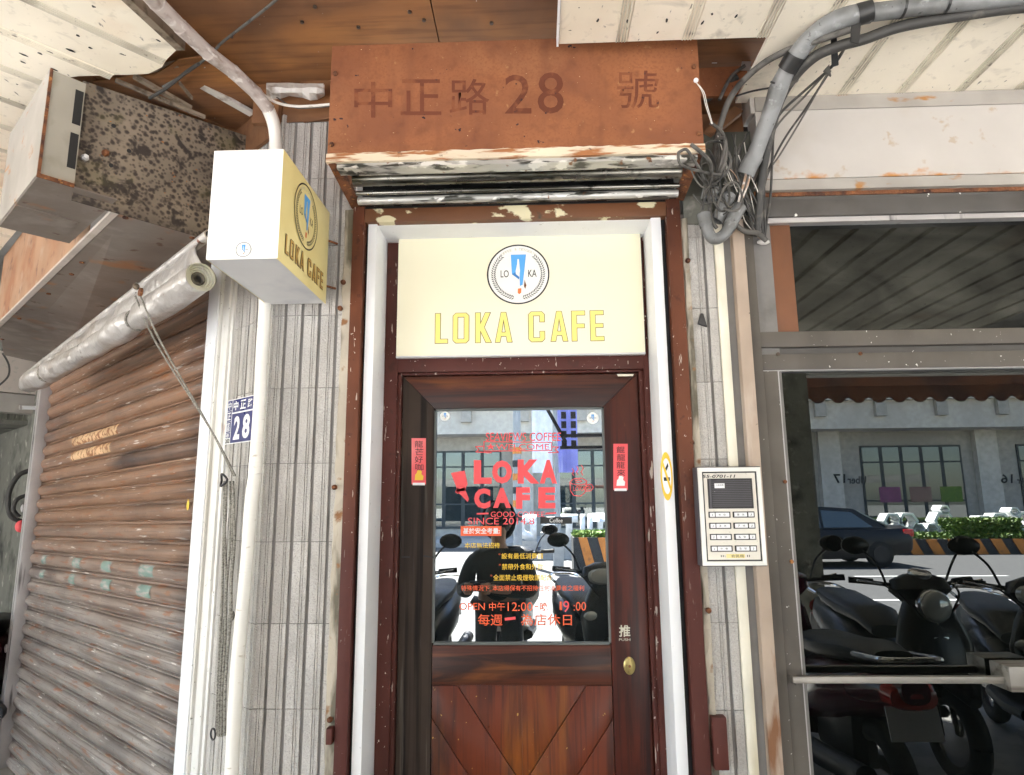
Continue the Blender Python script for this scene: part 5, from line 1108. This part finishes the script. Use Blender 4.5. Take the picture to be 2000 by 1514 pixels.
# ================================================================== SCOOTERS
def scooter(loc, heading, paint, label, round_lamp=False):
    t = thing('motor_scooter', (0, 0, 0), label, 'scooter', 'scooters parked along the arcade edge')
    def ell(c, ax, hw, hh, n=16, pw=2.6):
        "ring across direction ax (in the x-z plane)"
        c = Vector(c); ax = Vector(ax).normalized(); s = Vector((0, 1, 0)); u = s.cross(ax).normalized(); r = []
        for k in range(n):
            a = 2*math.pi*k/n; ca, sa = math.cos(a), math.sin(a)
            r.append(c+s*(hw*math.copysign(abs(ca)**(2/pw), ca))+u*(hh*math.copysign(abs(sa)**(2/pw), sa)))
        return r
    def loft(secs, nm, mat, par=t): mb = MB(); mb.rings([ell(*q) for q in secs]); return mb.build(nm, mat, par, smooth=True)
    for x, nm in ((.66, 'front_wheel'), (-.62, 'rear_wheel')):
        w = MB(); w.tube([(x+.195*math.cos(a), 0, .245+.195*math.sin(a)) for a in [2*math.pi*i/28 for i in range(29)]], .052, 10, caps=False); w = w.build(nm, 'rubber', t, smooth=True)
        MB().disc((x, -.03, .245), (0, 1, 0), .15, .06, 20).build('rim', 'chromeb', w, bevel=.004)
    loft([((.86, 0, .46), (1, 0, -.4), .03, .03), ((.80, 0, .52), (1, 0, -.3), .075, .06), ((.66, 0, .545), (1, 0, .0), .085, .05), ((.50, 0, .50), (1, 0, .3), .08, .06), ((.44, 0, .44), (1, 0, .5), .04, .04)], 'front_fender', paint)
    for s in (-1, 1): MB().tube([(.66, s*.085, .245), (.60, s*.08, .50), (.53, s*.05, .66)], .022, 8).build('fork_leg', 'darkmetal', t, smooth=True)
    loft([((.60, 0, .42), (-.2, 0, 1), .10, .05), ((.58, 0, .55), (-.2, 0, 1), .19, .075), ((.545, 0, .70), (-.2, 0, 1), .205, .085), ((.50, 0, .84), (-.3, 0, 1), .15, .09), ((.46, 0, .93), (-.3, 0, 1), .09, .07)], 'leg_shield', paint)
    loft([((.46, 0, .90), (-.2, 0, 1), .09, .08), ((.46, 0, .97), (-.2, 0, 1), .17, .10), ((.44, 0, 1.03), (-.2, 0, 1), .15, .085), ((.43, 0, 1.06), (-.2, 0, 1), .07, .05)], 'handlebar_cowl', 'scblack' if round_lamp else paint)
    if round_lamp:
        h = MB().disc((.56, 0, .90), (1, 0, 0), .095, .05, 24, .09).build('headlight', 'chromeb', t, bevel=.01)
        MB().ball((.61, 0, .90), .085, 16, (.4, 1, 1)).build('lens', 'lens', h, smooth=True)
        MB().disc((.47, 0, 1.05), (.3, 0, 1), .06, .03, 20).build('speedometer', 'chromeb', t, bevel=.006)
    else:
        loft([((.585, 0, .985), (1, 0, .2), .02, .01), ((.565, 0, .98), (1, 0, .2), .125, .05), ((.53, 0, .975), (1, 0, .2), .14, .06)], 'headlight', 'lens')
        for s in (-1, 1): MB().ball((.60, s*.14, .72), .055, 12, (.5, 1, .6)).build('indicator', 'lens', t, smooth=True)
    hb = MB(); hb.tube([(.36, -.35, 1.02), (.42, -.18, 1.0), (.44, 0, .98), (.42, .18, 1.0), (.36, .35, 1.02)], .013, 8, smooth=4); hb = hb.build('handlebar', 'darkmetal', t, smooth=True)
    for s in (-1, 1):
        MB().tube([(.40, s*.235, 1.012), (.36, s*.36, 1.02)], .019, 10).build('grip', 'rubber', hb, smooth=True)
        MB().tube([(.44, s*.20, 1.0), (.47, s*.36, 1.03)], .006, 6).build('brake_lever', 'chromeb', hb, smooth=True)
        m = MB(); m.tube([(.42, s*.17, 1.0), (.43, s*.22, 1.12), (.40, s*.29, 1.20)], .007, 7, smooth=4); m = m.build('mirror', 'darkmetal', t, smooth=True)
        MB().ball((.395, s*.32, 1.225), .085, 14, (.25, 1, .62)).build('mirror_head', 'scblack', m, smooth=True)
        MB().disc((.372, s*.32, 1.225), (-1, 0, 0), .05, .004, 16).build('mirror_glass', 'mirrorg', m)
    for s in (-1, 1): MB().tube([(.45, s*.20, 1.0), (.56, s*.16, .95), (.58, s*.06, .80), (.52, s*.03, .62)], .006, 6, smooth=5).build('brake_cable', 'rubber', t, smooth=True)
    MB().prism([(.635, -.05, .60), (.635, .05, .60), (.615, .04, .74), (.615, -.04, .74)], (.006, 0, 0)).build('front_badge', 'chromeb', t)
    loft([((.46, 0, .33), (1, 0, 0), .17, .05), ((.2, 0, .31), (1, 0, 0), .19, .045), ((-.10, 0, .32), (1, 0, 0), .18, .055)], 'floorboard', 'scblack')
    loft([((.0, 0, .45), (1, 0, .2), .12, .15), ((-.15, 0, .52), (1, 0, .1), .19, .18), ((-.45, 0, .59), (1, 0, 0), .20, .15), ((-.75, 0, .66), (1, 0, -.15), .15, .10), ((-.95, 0, .70), (1, 0, -.2), .06, .05)], 'rear_body', paint)
    loft([((.04, 0, .66), (1, 0, 0), .10, .04), ((-.10, 0, .74), (1, 0, 0), .15, .06), ((-.35, 0, .755), (1, 0, 0), .165, .055), ((-.60, 0, .79), (1, 0, 0), .15, .055), ((-.80, 0, .80), (1, 0, -.1), .09, .035)], 'seat', 'seat')
    loft([((-.955, 0, .66), (1, 0, 0), .03, .03), ((-.93, 0, .67), (1, 0, 0), .10, .05), ((-.88, 0, .68), (1, 0, 0), .12, .06)], 'tail_light', 'redlens')
    MB().tube([(-.70, -.13, .80), (-.95, -.12, .83), (-1.0, 0, .84), (-.95, .12, .83), (-.70, .13, .80)], .012, 8, smooth=5).build('grab_rail', 'chromeb', t, smooth=True)
    MB().tube([(-.1, -.17, .26), (-.4, -.19, .27), (-.85, -.19, .33)], [.03, .055, .05], 12).build('exhaust', 'darkmetal', t, smooth=True)
    MB().prism([(-.93, -.11, .50), (-.93, .11, .50), (-.90, .11, .63), (-.90, -.11, .63)], (.006, 0, 0)).build('number_plate', 'iwhite', t)
    MB().box(-.55, -.15, -.10, .10, .25, .50).build('engine', 'darkmetal', t, bevel=.03)
    MB().tube([(-.05, -.10, .28), (-.10, -.20, .02)], .012, 6).build('stand', 'darkmetal', t)
    t.location = loc; t.rotation_euler = (0, 0, heading); return t
def vx(px, dist): return V(px, 1000, dist).x
scooter((1.56, -1.78, 0), R_(-91), 'maroon', 'maroon scooter with its tail to the shop window, nearest in the parked row')
scooter((2.24, -2.38, 0), R_(90), 'scblack', 'black scooter with a round chrome headlight in the parked row', True)
scooter((2.92, -2.15, 0), R_(108), 'scgrey', 'dark grey scooter parked at an angle in the row')
scooter((3.62, -2.0, 0), R_(76), 'scteal', 'dark teal scooter farthest along the parked row')
scooter((-.90, -2.72, 0), R_(96), 'scblack', 'black scooter nose to the café, on the left of the photographer', False)
scooter((.40, -2.82, 0), R_(80), 'scblack', 'black scooter nose to the café, on the right of the photographer', False)
scooter((-.22, -3.78, 0), R_(-86), 'scblack', 'black scooter tail first, straight behind the photographer')
_q = QE(-18, 1250, 3.7); scooter((_q.x, _q.y, 0), R_(120), 'maroon', 'dark red scooter half hidden beyond the left shutter')

# ================================================================== ARCADE EDGE
def pillar(x0, x1, lab):
    t = thing('arcade_pillar', ((x0+x1)/2, -4.2, 0), lab, 'pillar'); MB().box(x0, x1, -4.45, -4.05, 0, 3.05).build('shaft', 'oldwall', t, bevel=.01)
    MB().box(x0-.01, x1+.01, -4.46, -4.04, 0, .12).build('skirting', 'dkframe', t)
pillar(vx(1530, 4.1), vx(1598, 4.1), 'dark square arcade pillar opposite the shop front'); pillar(-3.4, -2.95, 'dark square arcade pillar opposite the shutter'); pillar(6.3, 6.75, 'far dark arcade pillar to the right of the scooters')
tag(MB().box(-30, 30, -4.50, -4.36, 2.72, 3.05).build('arcade_beam', 'concrete'), 'concrete edge beam of the arcade', None, kind='structure')
K['awn'] = M('orange_awning_cloth', (.13, .040, .014), .7, layers=[((.06, .018, .012), (3, 3, 3), .48, .62)])
aw = thing('scalloped_awning', (4.6, -4.6, 2.5), 'brown orange striped awning with scalloped hem at the arcade edge', 'awning')
zs1, zs0 = V(1800, 752, 4.62).z, V(1800, 785, 4.62).z
x = vx(1560, 4.6); wv = vx(1641, 4.6)-vx(1600, 4.6)
mb = MB(); top = []; n = int((9-x)/wv)
for k in range(n*8+1):
    xx = x+wv*k/8; zz = zs0+.055*abs(math.cos(math.pi*k/8))**3*1.0
    top.append((xx, zz))
for (a, za), (b, zb_) in zip(top, top[1:]): mb.poly([(a, -4.60, zs1), (b, -4.60, zs1), (b, -4.60, zb_), (a, -4.60, za)]); mb.poly([(a, -4.606, zs1), (b, -4.606, zs1), (b, -4.606, zb_), (a, -4.606, za)])
mb.build('valance', 'awn', aw)
MB().obox((x, -4.60, zs1), (n*wv, 0, 0), (0, .20, .16), (0, .004, .006)).build('canopy', 'awn', aw)

# ================================================================== STREET BEHIND THE CAMERA (seen in the panes)
K['bldg'] = M('grey_white_facade', (.42, .375, .32), .8, layers=[((.34, .30, .26), (.3, .3, .1), .5, .7)])
K['bldg2'] = M('facade_beam', (.60, .54, .46), .8, layers=[((.48, .43, .37), (.5, .5, .2), .5, .7)])
K['posterpink'] = M('poster_pink', (.25, .07, .14), .6)
K['winframe'] = M('dark_window_frame', (.03, .035, .035), .5)
K['winglass'] = glass_mat('far_window_glass', (.02, .03, .033), .14)
K['letterw'] = M('white_letter_paint', (.80, .80, .79), .5)
K['kerborange'] = M('kerb_orange', (.62, .22, .04), .7, layers=[((.3, .12, .04), 7, .58, .7)])
K['kerbblack'] = M('kerb_black', (.03, .03, .03), .7)
K['leaf'] = M('hedge_leaf', (.085, .16, .018), .6, layers=[((.16, .22, .02), 9, .5, .62)])
K['carpaint'] = M('dark_car_paint', (.012, .012, .014), .3, 0, mott=0, spec=.4)
K['pole'] = M('grey_pole', (.33, .34, .34), .7)
K['skin'] = M('skin', (.45, .27, .19), .6, mott=.03)
K['jacket'] = M('dark_jacket', (.028, .030, .028), .8)
K['hair'] = M('dark_hair', (.012, .010, .010), .5)
K['trousers'] = M('dark_trousers', (.04, .043, .05), .85)
BD = 27.0; YBD = -BD+.04
bd = thing('office_building', (8, YBD, 0), 'long grey white building with dark shop windows across the street', 'building')
zbm1, zbm0 = V(1800, 790, BD).z, V(1800, 842, BD).z
MB().box(-24, 45, YBD-10, YBD, 0, zbm1+9).build('wall', 'bldg', bd)
MB().box(-24, 45, YBD, YBD+1.4, zbm0, zbm1).build('beam', 'bldg2', bd)
MB().box(-24, 45, YBD, YBD+1.7, zbm1, zbm1+.25).build('ledge', 'bldg2', bd)
for k in range(12):
    xx = vx(1605, BD)-18+k*(vx(1720, BD)-vx(1605, BD)); MB().box(xx, xx+.45, YBD+1.4, YBD+1.62, zbm0+.5, zbm1-.02).build('corbel', 'bldg', bd)
xw0, xw1 = vx(1690, BD), vx(1890, BD); wp = vx(1950, BD)-vx(1640, BD)
zw1, zw0 = V(1780, 870, BD).z, .35
for k in range(-4, 4):
    x0 = xw0+wp*k; x1 = xw1+wp*k
    f = MB().box(x0, x1, YBD, YBD+.05, zw0, zw1).build('window', 'winframe', bd)
    for c in range(5):
        w = (x1-x0)/5
        for z0, z1 in ((zw0+.1, zw0+(zw1-zw0)*.30), (zw0+(zw1-zw0)*.32, zw0+(zw1-zw0)*.78), (zw0+(zw1-zw0)*.80, zw1-.08)): MB().box(x0+c*w+.08, x0+(c+1)*w-.08, YBD+.03, YBD+.06, z0, z1).build('pane', 'winglass', f)
    xp = vx(1605, BD)+wp*k; MB().box(xp, xp+.9, YBD, YBD+.3, 0, zbm0).build('pilaster', 'bldg2', bd)
for (s, x0, y0, x1, y1) in (('17', 1651, 926, 1627, 944), ('Uber', 1692, 930, 1655, 945), ('16', 1978, 926, 1955, 944), ('Uber', 2018, 932, 1986, 945)):
    text(s, [V(*q, BD-.34) for q in ((x0, y0), (x1, y0), (x1, y1), (x0, y1))], 'inkblack', bd, bold=.02, name='wall_lettering')
for k in range(3):   # green and pink shop posters in one window
    x0 = xw0+(.15+.3*k)*(xw1-xw0); MB().box(x0, x0+.9, YBD+.065, YBD+.075, 1.35, 2.0).build('poster', ('posterpink', 'maroon', 'leaf')[k], bd)
# planted median with striped kerb
MD = 18.2; YMD = -MD+.04
md = thing('planter_kerb', (10, YMD, -.14), 'long roadside planter kerb with slanted orange and black stripes', 'planter')
zk1, zk0 = V(1900, 1053, MD).z, -.14
x0 = vx(1760, MD); sw = (vx(1900, MD)-vx(1858, MD))
MB().box(x0-.6, x0+26, YMD-1.5, YMD-.02, zk0, zk1).build('kerb', 'kerbblack', md)
for k in range(30):
    a = x0+k*sw; MB().prism([(a, YMD-.02, zk1), (a+sw*.5, YMD-.02, zk1), (a+sw*.85, YMD-.02, zk0), (a+sw*.35, YMD-.02, zk0)], (0, .02, 0)).build('stripe', 'kerborange', md)
def leaves(name, x0, x1, y0, y1, z0, z1, n, s, lab):
    mb = MB()
    for _ in range(n):
        p = Vector((random.uniform(x0, x1), random.uniform(y0, y1), z0+(z1-z0)*random.random()**.7)); a = Vector((random.gauss(0, 1), random.gauss(0, 1), random.gauss(0, 1))).normalized()*s; b = a.orthogonal().normalized()*s*.45
        mb.poly([p-a, p+b, p+a, p-b])
    return tag(mb.build(name, 'leaf'), lab, None, kind='stuff')
leaves('grass', x0-.5, x0+24, YMD-1.3, YMD-.05, zk1-.03, zk1+.14, 5200, .10, 'grass growing along the striped planter')
hx0, hx1 = vx(1850, MD+.6), vx(1982, MD+.6)
hd = thing('clipped_hedge', ((hx0+hx1)/2, YMD-.7, zk1), 'low clipped green hedge in the striped planter', 'hedge')
mb = MB()
for _ in range(4200):
    p = Vector((random.uniform(hx0, hx1), random.uniform(YMD-1.1, YMD-.3), zk1+.08+.50*random.random()**.6)); a = Vector((random.gauss(0, 1), random.gauss(0, 1), random.gauss(0, 1))).normalized()*.07; b = a.orthogonal().normalized()*.035
    mb.poly([p-a, p+b, p+a, p-b])
f = mb.build('foliage', 'leaf', hd); f['kind'] = 'stuff'
for k in range(7): xx = hx0+(hx1-hx0)*(k+.5)/7; MB().tube([(xx, YMD-.7, zk1-.02), (xx+.03, YMD-.7, zk1+.3)], .02, 6).build('stem', 'bean', hd)
# white hexagon fence
hxg = thing('hexagon_fence', (14, YMD-1.8, 0), 'white fence of open hexagon blocks behind the hedge', 'fence')
for (px, py, r) in ((1745, 1018, 17), (1775, 1018, 18), (1755, 1035, 8), (1796, 1033, 9), (1822, 1033, 9), (1845, 1017, 19), (1846, 995, 11), (1955, 1018, 17), (1983, 1000, 11), (1990, 1032, 9), (2005, 1015, 17), (1905, 1035, 9), (1925, 1022, 15)):
    c = V(px, py, MD+1.7); R = abs(vx(px+r, MD+1.7)-c.x)
    o = [(c.x+R*math.cos(R_(60*k)), c.z+R*.92*math.sin(R_(60*k))) for k in range(6)]; q = [(c.x+R*.74*math.cos(R_(60*k)), c.z+R*.68*math.sin(R_(60*k))) for k in range(6)]
    mb = MB(); y = c.y
    for k in range(6):
        k2 = (k+1) % 6
        mb.poly([(o[k][0], y, o[k][1]), (o[k2][0], y, o[k2][1]), (q[k2][0], y, q[k2][1]), (q[k][0], y, q[k][1])])
        mb.poly([(o[k][0], y, o[k][1]), (o[k2][0], y, o[k2][1]), (o[k2][0], y-.5, o[k2][1]), (o[k][0], y-.5, o[k][1])])
        mb.poly([(q[k][0], y, q[k][1]), (q[k2][0], y, q[k2][1]), (q[k2][0], y-.5, q[k2][1]), (q[k][0], y-.5, q[k][1])])
    mb.build('hexagon', 'letterw', hxg)
MB().box(vx(1720, MD+1.7), vx(2100, MD+1.7), V(1800, 1020, MD+1.7).y-.4, V(1800, 1020, MD+1.7).y-.1, -.1, V(1800, 1044, MD+1.7).z).build('base', 'letterw', hxg)
# big white letters and second planter seen in the door
lt = thing('street_letters', (1.5, -MD, 0), 'row of big white standing letters on the far kerb', 'letters')
LD = 17.0
for s, q in (('D', (1010, 1005, 1048, 1058)), ('P', (1056, 1010, 1090, 1042)), ('T', (1096, 1005, 1130, 1058)), ('U', (1136, 1005, 1160, 1058)), ('T', (1160, 1003, 1188, 1056))):
    me = text_mesh(s, .09); co = [V(q[2], q[1], LD), V(q[0], q[1], LD), V(q[0], q[3], LD), V(q[2], q[3], LD)]
    o = fit(me, co, 'letterw', lt, 'letter'); sm = o.modifiers.new('depth', 'SOLIDIFY'); sm.thickness = .25
    cz = min(c.z for c in co)
    MB().box(min(c.x for c in co), max(c.x for c in co), -LD-.1, -LD+.2, -.14, cz+.02).build('plinth', 'concrete', lt)
pb2 = thing('planter_box', (2.2, -12.4, -.14), 'short planter box with orange and black stripes and grass on top', 'planter')
PD = 13.2
xa, xb = vx(1120, PD), vx(1200, PD); zp1, zp0 = V(1150, 1052, PD).z, -.14
MB().box(xa, xb, -PD-.9, -PD+.04, zp0, zp1).build('box', 'kerbblack', pb2)
for k in range(2):
    a = xa+.12+k*.45; MB().prism([(a, -PD+.04, zp1), (a+.2, -PD+.04, zp1), (a+.42, -PD+.04, zp0), (a+.2, -PD+.04, zp0)], (0, .02, 0)).build('stripe', 'kerborange', pb2)
leaves('grass', xa+.02, xb-.02, -PD-.85, -PD, zp1-.02, zp1+.13, 700, .07, 'grass tuft on the short striped planter')
def pole(px0, px1, dist, lab, stripe=False, base=False):
    x0, x1 = vx(px0, dist), vx(px1, dist); xc = (x0+x1)/2; r = (x1-x0)/2
    t = thing('utility_pole', (xc, -dist, -.14), lab, 'pole'); MB().tube([(xc, -dist, -.14), (xc, -dist, 9)], [r*1.1, r*.85], 14).build('shaft', 'pole', t, smooth=True)
    if stripe:
        for k in range(6): MB().tube([(xc, -dist, 1.0+k*.36), (xc, -dist, 1.18+k*.36)], r*1.16, 14).build('band', 'kerborange' if k % 2 else 'kerbblack', t, smooth=True)
    if base: MB().box(xc-r*1.7, xc+r*1.7, -dist-r*1.7, -dist+r*1.7, -.14, .55).build('base', 'concrete', t, bevel=.03)
pole(1002, 1018, 15.5, 'grey utility pole with orange and black warning bands', True)
pole(1084, 1096, 13.0, 'pale concrete pole on a square base beside the short planter', False, True)
def banner(px0, px1, py0, py1, dist, mat, lab):
    x0, x1 = vx(px0, dist), vx(px1, dist); z1, z0 = V(1050, py0, dist).z, V(1050, py1, dist).z
    t = thing('hanging_banner', ((x0+x1)/2, -dist, z0), lab, 'banner'); mb = MB()
    r = [[Vector((x0+(x1-x0)*i/12, -dist+.04*math.sin(i*.9), z)) for i in range(13)] for z in (z0, z1)]
    mb.rings(r, False, False); mb.rings([[p-Vector((0, .01, 0)) for p in q] for q in r], False, False); mb.build('cloth', mat, t, smooth=True)
    MB().tube([(x0-.1, -dist, z1+.02), (x1+.1, -dist, z1+.02)], .03, 8).build('rod', 'pole', t); return t
K['bannerw'] = M('white_banner', (.74, .74, .80), .6); K['bannerb'] = M('violet_banner', (.20, .20, .52), .6, layers=[((.5, .5, .75), (6, 6, .4), .6, .7)])
banner(1041, 1082, 760, 922, 12.9, 'bannerw', 'long white banner hanging from the pale concrete pole')
banner(1094, 1134, 760, 922, 12.9, 'bannerb', 'violet blue banner hanging from the pale concrete pole')
sgf = thing('sign_gantry', (.6, -5.2, 2.3), 'black steel sign frame hung outside the arcade', 'sign frame')
gx = [vx(p, 5.2) for p in (1108, 1128, 1172)]; gz_ = [V(1120, p, 5.2).z for p in (770, 868)]
for xx in gx[:2]:
    for k in range(5): z = gz_[1]+(gz_[0]-gz_[1])*k/5; MB().box(xx-.03, xx+.03, -5.22, -5.18, z, z+(gz_[0]-gz_[1])/5*.72).build('lattice_post', 'darkmetal', sgf)
for z in (gz_[1], gz_[1]+.14): MB().box(gx[0]-.05, gx[2]+.4, -5.23, -5.17, z-.02, z+.015).build('rail', 'darkmetal', sgf)
MB().obox((gx[0], -5.2, gz_[1]+.05), (-.42, 0, .8), (.035, 0, .02), (0, .03, 0)).build('stay', 'darkmetal', sgf)

# car passing
def car(loc, head):
    t = thing('parked_car', (0, 0, 0), 'dark grey saloon car with red tail lamps on the far lane', 'car')
    sec = [(-2.25, .78, .42, .50), (-2.15, .86, .36, .62), (-1.5, .88, .22, .74), (-.2, .9, .20, .76), (1.0, .9, .20, .74), (1.8, .86, .24, .62), (2.2, .74, .36, .48)]
    mb = MB(); rs = []
    for x, hw, z0, h in sec: rs.append([(x, -hw*.94, z0), (x, -hw, z0+h*.3), (x, -hw, z0+h*.62), (x, -hw*.9, z0+h*.92), (x, -hw*.6, z0+h), (x, hw*.6, z0+h), (x, hw*.9, z0+h*.92), (x, hw, z0+h*.62), (x, hw, z0+h*.3), (x, hw*.94, z0)])
    mb.rings(rs); mb.build('body', 'carpaint', t, smooth=True)
    def house(g, nm, mat, par=t):
        mb = MB(); mb.rings([[(x, -w, z) for x, w, z in g[0]], [(x, w, z) for x, w, z in g[0]]], True, True); return mb.build(nm, mat, par, smooth=True)
    cab = [[(-1.75, .72, .90), (-.95, .62, 1.40), (-.2, .61, 1.46), (.45, .62, 1.42), (1.25, .74, .92)]]
    house(cab, 'cabin', 'carpaint')
    for s in (-1, 1):
        for g in ([(-1.35, .95), (-.88, 1.32), (-.15, 1.37), (-.15, .95)], [(-.08, .95), (-.08, 1.37), (.42, 1.33), (1.0, .95)]):
            MB().prism([(x, s*(.725-.1*(z-.95)/.4), z) for x, z in g], (0, s*.012, 0)).build('side_window', 'winglass', t)
        MB().box(-2.27, -2.02, s*.70-.14, s*.70+.14, .72, .90).build('tail_light', 'redlens', t, bevel=.03)
        MB().box(2.0, 2.16, s*.6-.15, s*.6+.15, .62, .74).build('headlight', 'lens', t, bevel=.03)
        MB().ball((.85, s*.95, .98), .1, 10, (.7, 1, .6)).build('wing_mirror', 'carpaint', t, smooth=True)
        for x in (-1.4, 1.4):
            w = MB().tube([(x, s*.70, .31), (x, s*.90, .31)], .31, 22).build('wheel', 'rubber', t, bevel=.03)
            MB().tube([(x, s*.905, .31), (x, s*.915, .31)], .2, 16).build('rim', 'darkmetal', w)
    MB().prism([(-1.78, -.58, .96), (-1.78, .58, .96), (-1.02, .52, 1.36), (-1.02, -.52, 1.36)], (-.02, 0, .02)).build('rear_window', 'winglass', t)
    MB().prism([(1.26, -.60, .96), (1.26, .60, .96), (.52, .52, 1.38), (.52, -.52, 1.38)], (.02, 0, .02)).build('windscreen', 'winglass', t)
    MB().box(-2.29, -2.26, -.26, .26, .50, .62).build('number_plate', 'iwhite', t)
    t.location = loc; t.rotation_euler = (0, 0, head); return t
CDT = 15.4
car((vx(1790, CDT)-2.85, -CDT+.04, -.14), R_(180))

# ================================================================== THE PHOTOGRAPHER (seen in the door pane)
PX, PY = P(968, 1020, 2.55).x, -2.50
zhd = P(968, 1024, 2.55).z
ph = thing('person', (PX, PY, 0), 'person in a dark hooded jacket holding a small camera at chest height', 'person')
def skin(verts, edges, name, mat, parent, sub=2):
    me = bpy.data.meshes.new(name); o0 = Vector((PX, PY, 0))
    me.from_pydata([v[0] for v in verts], edges, []); me.materials.append(K[mat])
    o = bpy.data.objects.new(name, me); COL.objects.link(o); place(o, o0, parent)
    m = o.modifiers.new('skin', 'SKIN'); m.use_smooth_shade = True
    for sv, v in zip(me.skin_vertices[0].data, verts): sv.radius = v[1] if isinstance(v[1], tuple) else (v[1], v[1])
    me.skin_vertices[0].data[0].use_root = True
    s = o.modifiers.new('smooth', 'SUBSURF'); s.levels = sub; s.render_levels = sub; return o
sh_ = zhd-.24; hipz = .82
hL, hR = Vector((-.20, .30, sh_-.20)), Vector((-.06, .30, sh_-.20))
V_ = [((0, 0, hipz), (.15, .10)), ((0, 0, hipz+.18), (.13, .09)), ((0, 0, sh_-.10), (.16, .10)), ((0, .0, sh_+.04), (.07, .07)), ((0, .02, sh_+.11), (.05, .05)), ((0, .03, zhd-.03), (.075, .085)), ((0, .03, zhd+.06), (.07, .085)),
      ((-.18, 0, sh_), (.055, .055)), ((-.25, .05, sh_-.26), (.042, .042)), (tuple(hL), (.03, .03)), ((.18, 0, sh_), (.055, .055)), ((.24, .06, sh_-.26), (.042, .042)), (tuple(hR), (.03, .03)),
      ((-.09, 0, hipz-.05), (.085, .085)), ((-.10, .02, .44), (.058, .058)), ((-.10, 0, .08), (.04, .04)), ((-.10, .13, .03), (.035, .025)),
      ((.09, 0, hipz-.05), (.085, .085)), ((.10, .02, .44), (.058, .058)), ((.10, 0, .08), (.04, .04)), ((.10, .13, .03), (.035, .025))]
Eg = [(0, 1), (1, 2), (2, 3), (3, 4), (4, 5), (5, 6), (2, 7), (7, 8), (8, 9), (2, 10), (10, 11), (11, 12), (0, 13), (13, 14), (14, 15), (15, 16), (0, 17), (17, 18), (18, 19), (19, 20)]
skin(V_, Eg, 'body', 'skin', ph)
def grow(ids, k, extra=()): return [(V_[i][0], tuple(r+k for r in V_[i][1])) for i in ids]
jk = [((0, 0, hipz-.08), (.20, .15)), ((0, 0, hipz+.18), (.18, .13)), ((0, 0, sh_-.10), (.20, .135)), ((0, 0, sh_+.05), (.09, .09)), ((-.19, 0, sh_-.01), (.08, .08)), ((-.26, .05, sh_-.26), (.066, .066)), (tuple(hL-Vector((0, .05, 0))), (.05, .05)), ((.19, 0, sh_-.01), (.08, .08)), ((.25, .06, sh_-.26), (.066, .066)), (tuple(hR-Vector((0, .05, 0))), (.05, .05))]
skin(jk, [(0, 1), (1, 2), (2, 3), (2, 4), (4, 5), (5, 6), (2, 7), (7, 8), (8, 9)], 'jacket', 'jacket', ph)
skin([((0, 0, hipz-.02), (.17, .13)), ((-.09, 0, hipz-.10), (.10, .10)), ((-.10, .02, .44), (.078, .078)), ((-.10, 0, .10), (.065, .065)), ((.09, 0, hipz-.10), (.10, .10)), ((.10, .02, .44), (.078, .078)), ((.10, 0, .10), (.065, .065))], [(0, 1), (1, 2), (2, 3), (0, 4), (4, 5), (5, 6)], 'trousers', 'trousers', ph)
c0_ = Vector((PX, PY+.02, zhd))
mb = MB(); mb.ball(c0_+Vector((0, -.02, .035)), .118, 16, (.92, 1.0, 1.08)); hr = mb.build('hair', 'hair', ph, smooth=True)
for s in (-1, 1):
    MB().ball(c0_+Vector((s*.033, .092, .0)), .012, 8).build('eye', 'hair', ph, smooth=True)
    MB().ball(c0_+Vector((s*.088, .02, -.01)), .022, 8, (.4, .8, 1.2)).build('ear', 'skin', ph, smooth=True)
MB().ball(c0_+Vector((0, .108, -.025)), .016, 8, (.8, 1, 1.3)).build('nose', 'skin', ph, smooth=True)
MB().ball(c0_+Vector((0, .095, -.062)), .02, 8, (1.3, .4, .4)).build('mouth', 'redpaper', ph, smooth=True)
mb = MB(); n = 18; rs = []
for a in range(7):
    th = R_(28+a*22); rs.append([c0_+Vector((.135*math.sin(th)*math.cos(R_(200+k*140/(n-1)*1.0)), -.02+.14*math.sin(th)*math.sin(R_(200+k*140/(n-1))), .02+.155*math.cos(th))) for k in range(n)])
mb.rings(rs, False, False); mb.rings([[p*1.0+(p-c0_)*.05 for p in r] for r in rs], False, False); mb.build('hood', 'jacket', ph, smooth=True)
# hands round the camera
cc = Vector((PX, PY, 0))+(hL+hR)/2+Vector((0, .035, .02))
for s, h in ((-1, hL), (1, hR)):
    w = Vector((PX, PY, 0))+h
    for k, (L, dz) in enumerate(((.07, .035), (.08, .015), (.075, -.005), (.06, -.025))):
        MB().tube([w+Vector((0, -.01, dz*.6)), w+Vector((-s*-.012, .045, dz)), w+Vector((-s*.02, .07, dz)), w+Vector((-s*L*.6, .072, dz))], [.011, .0095, .009, .007], 7, smooth=3).build('finger', 'skin', ph, smooth=True)
    MB().tube([w+Vector((-s*.01, -.01, .02)), w+Vector((-s*.035, .0, .035)), w+Vector((-s*.05, .01, .045))], [.012, .010, .008], 7, smooth=3).build('thumb', 'skin', ph, smooth=True)
cmr = thing('compact_camera', cc, 'small black compact camera held by the photographer', 'camera')
MB().box(cc.x-.055, cc.x+.055, cc.y-.015, cc.y+.015, cc.z-.035, cc.z+.035).build('body', 'idark', cmr, bevel=.006)
MB().tube([cc+Vector((0, .015, 0)), cc+Vector((0, .045, 0))], [.03, .027], 18).build('lens', 'darkmetal', cmr, bevel=.002)
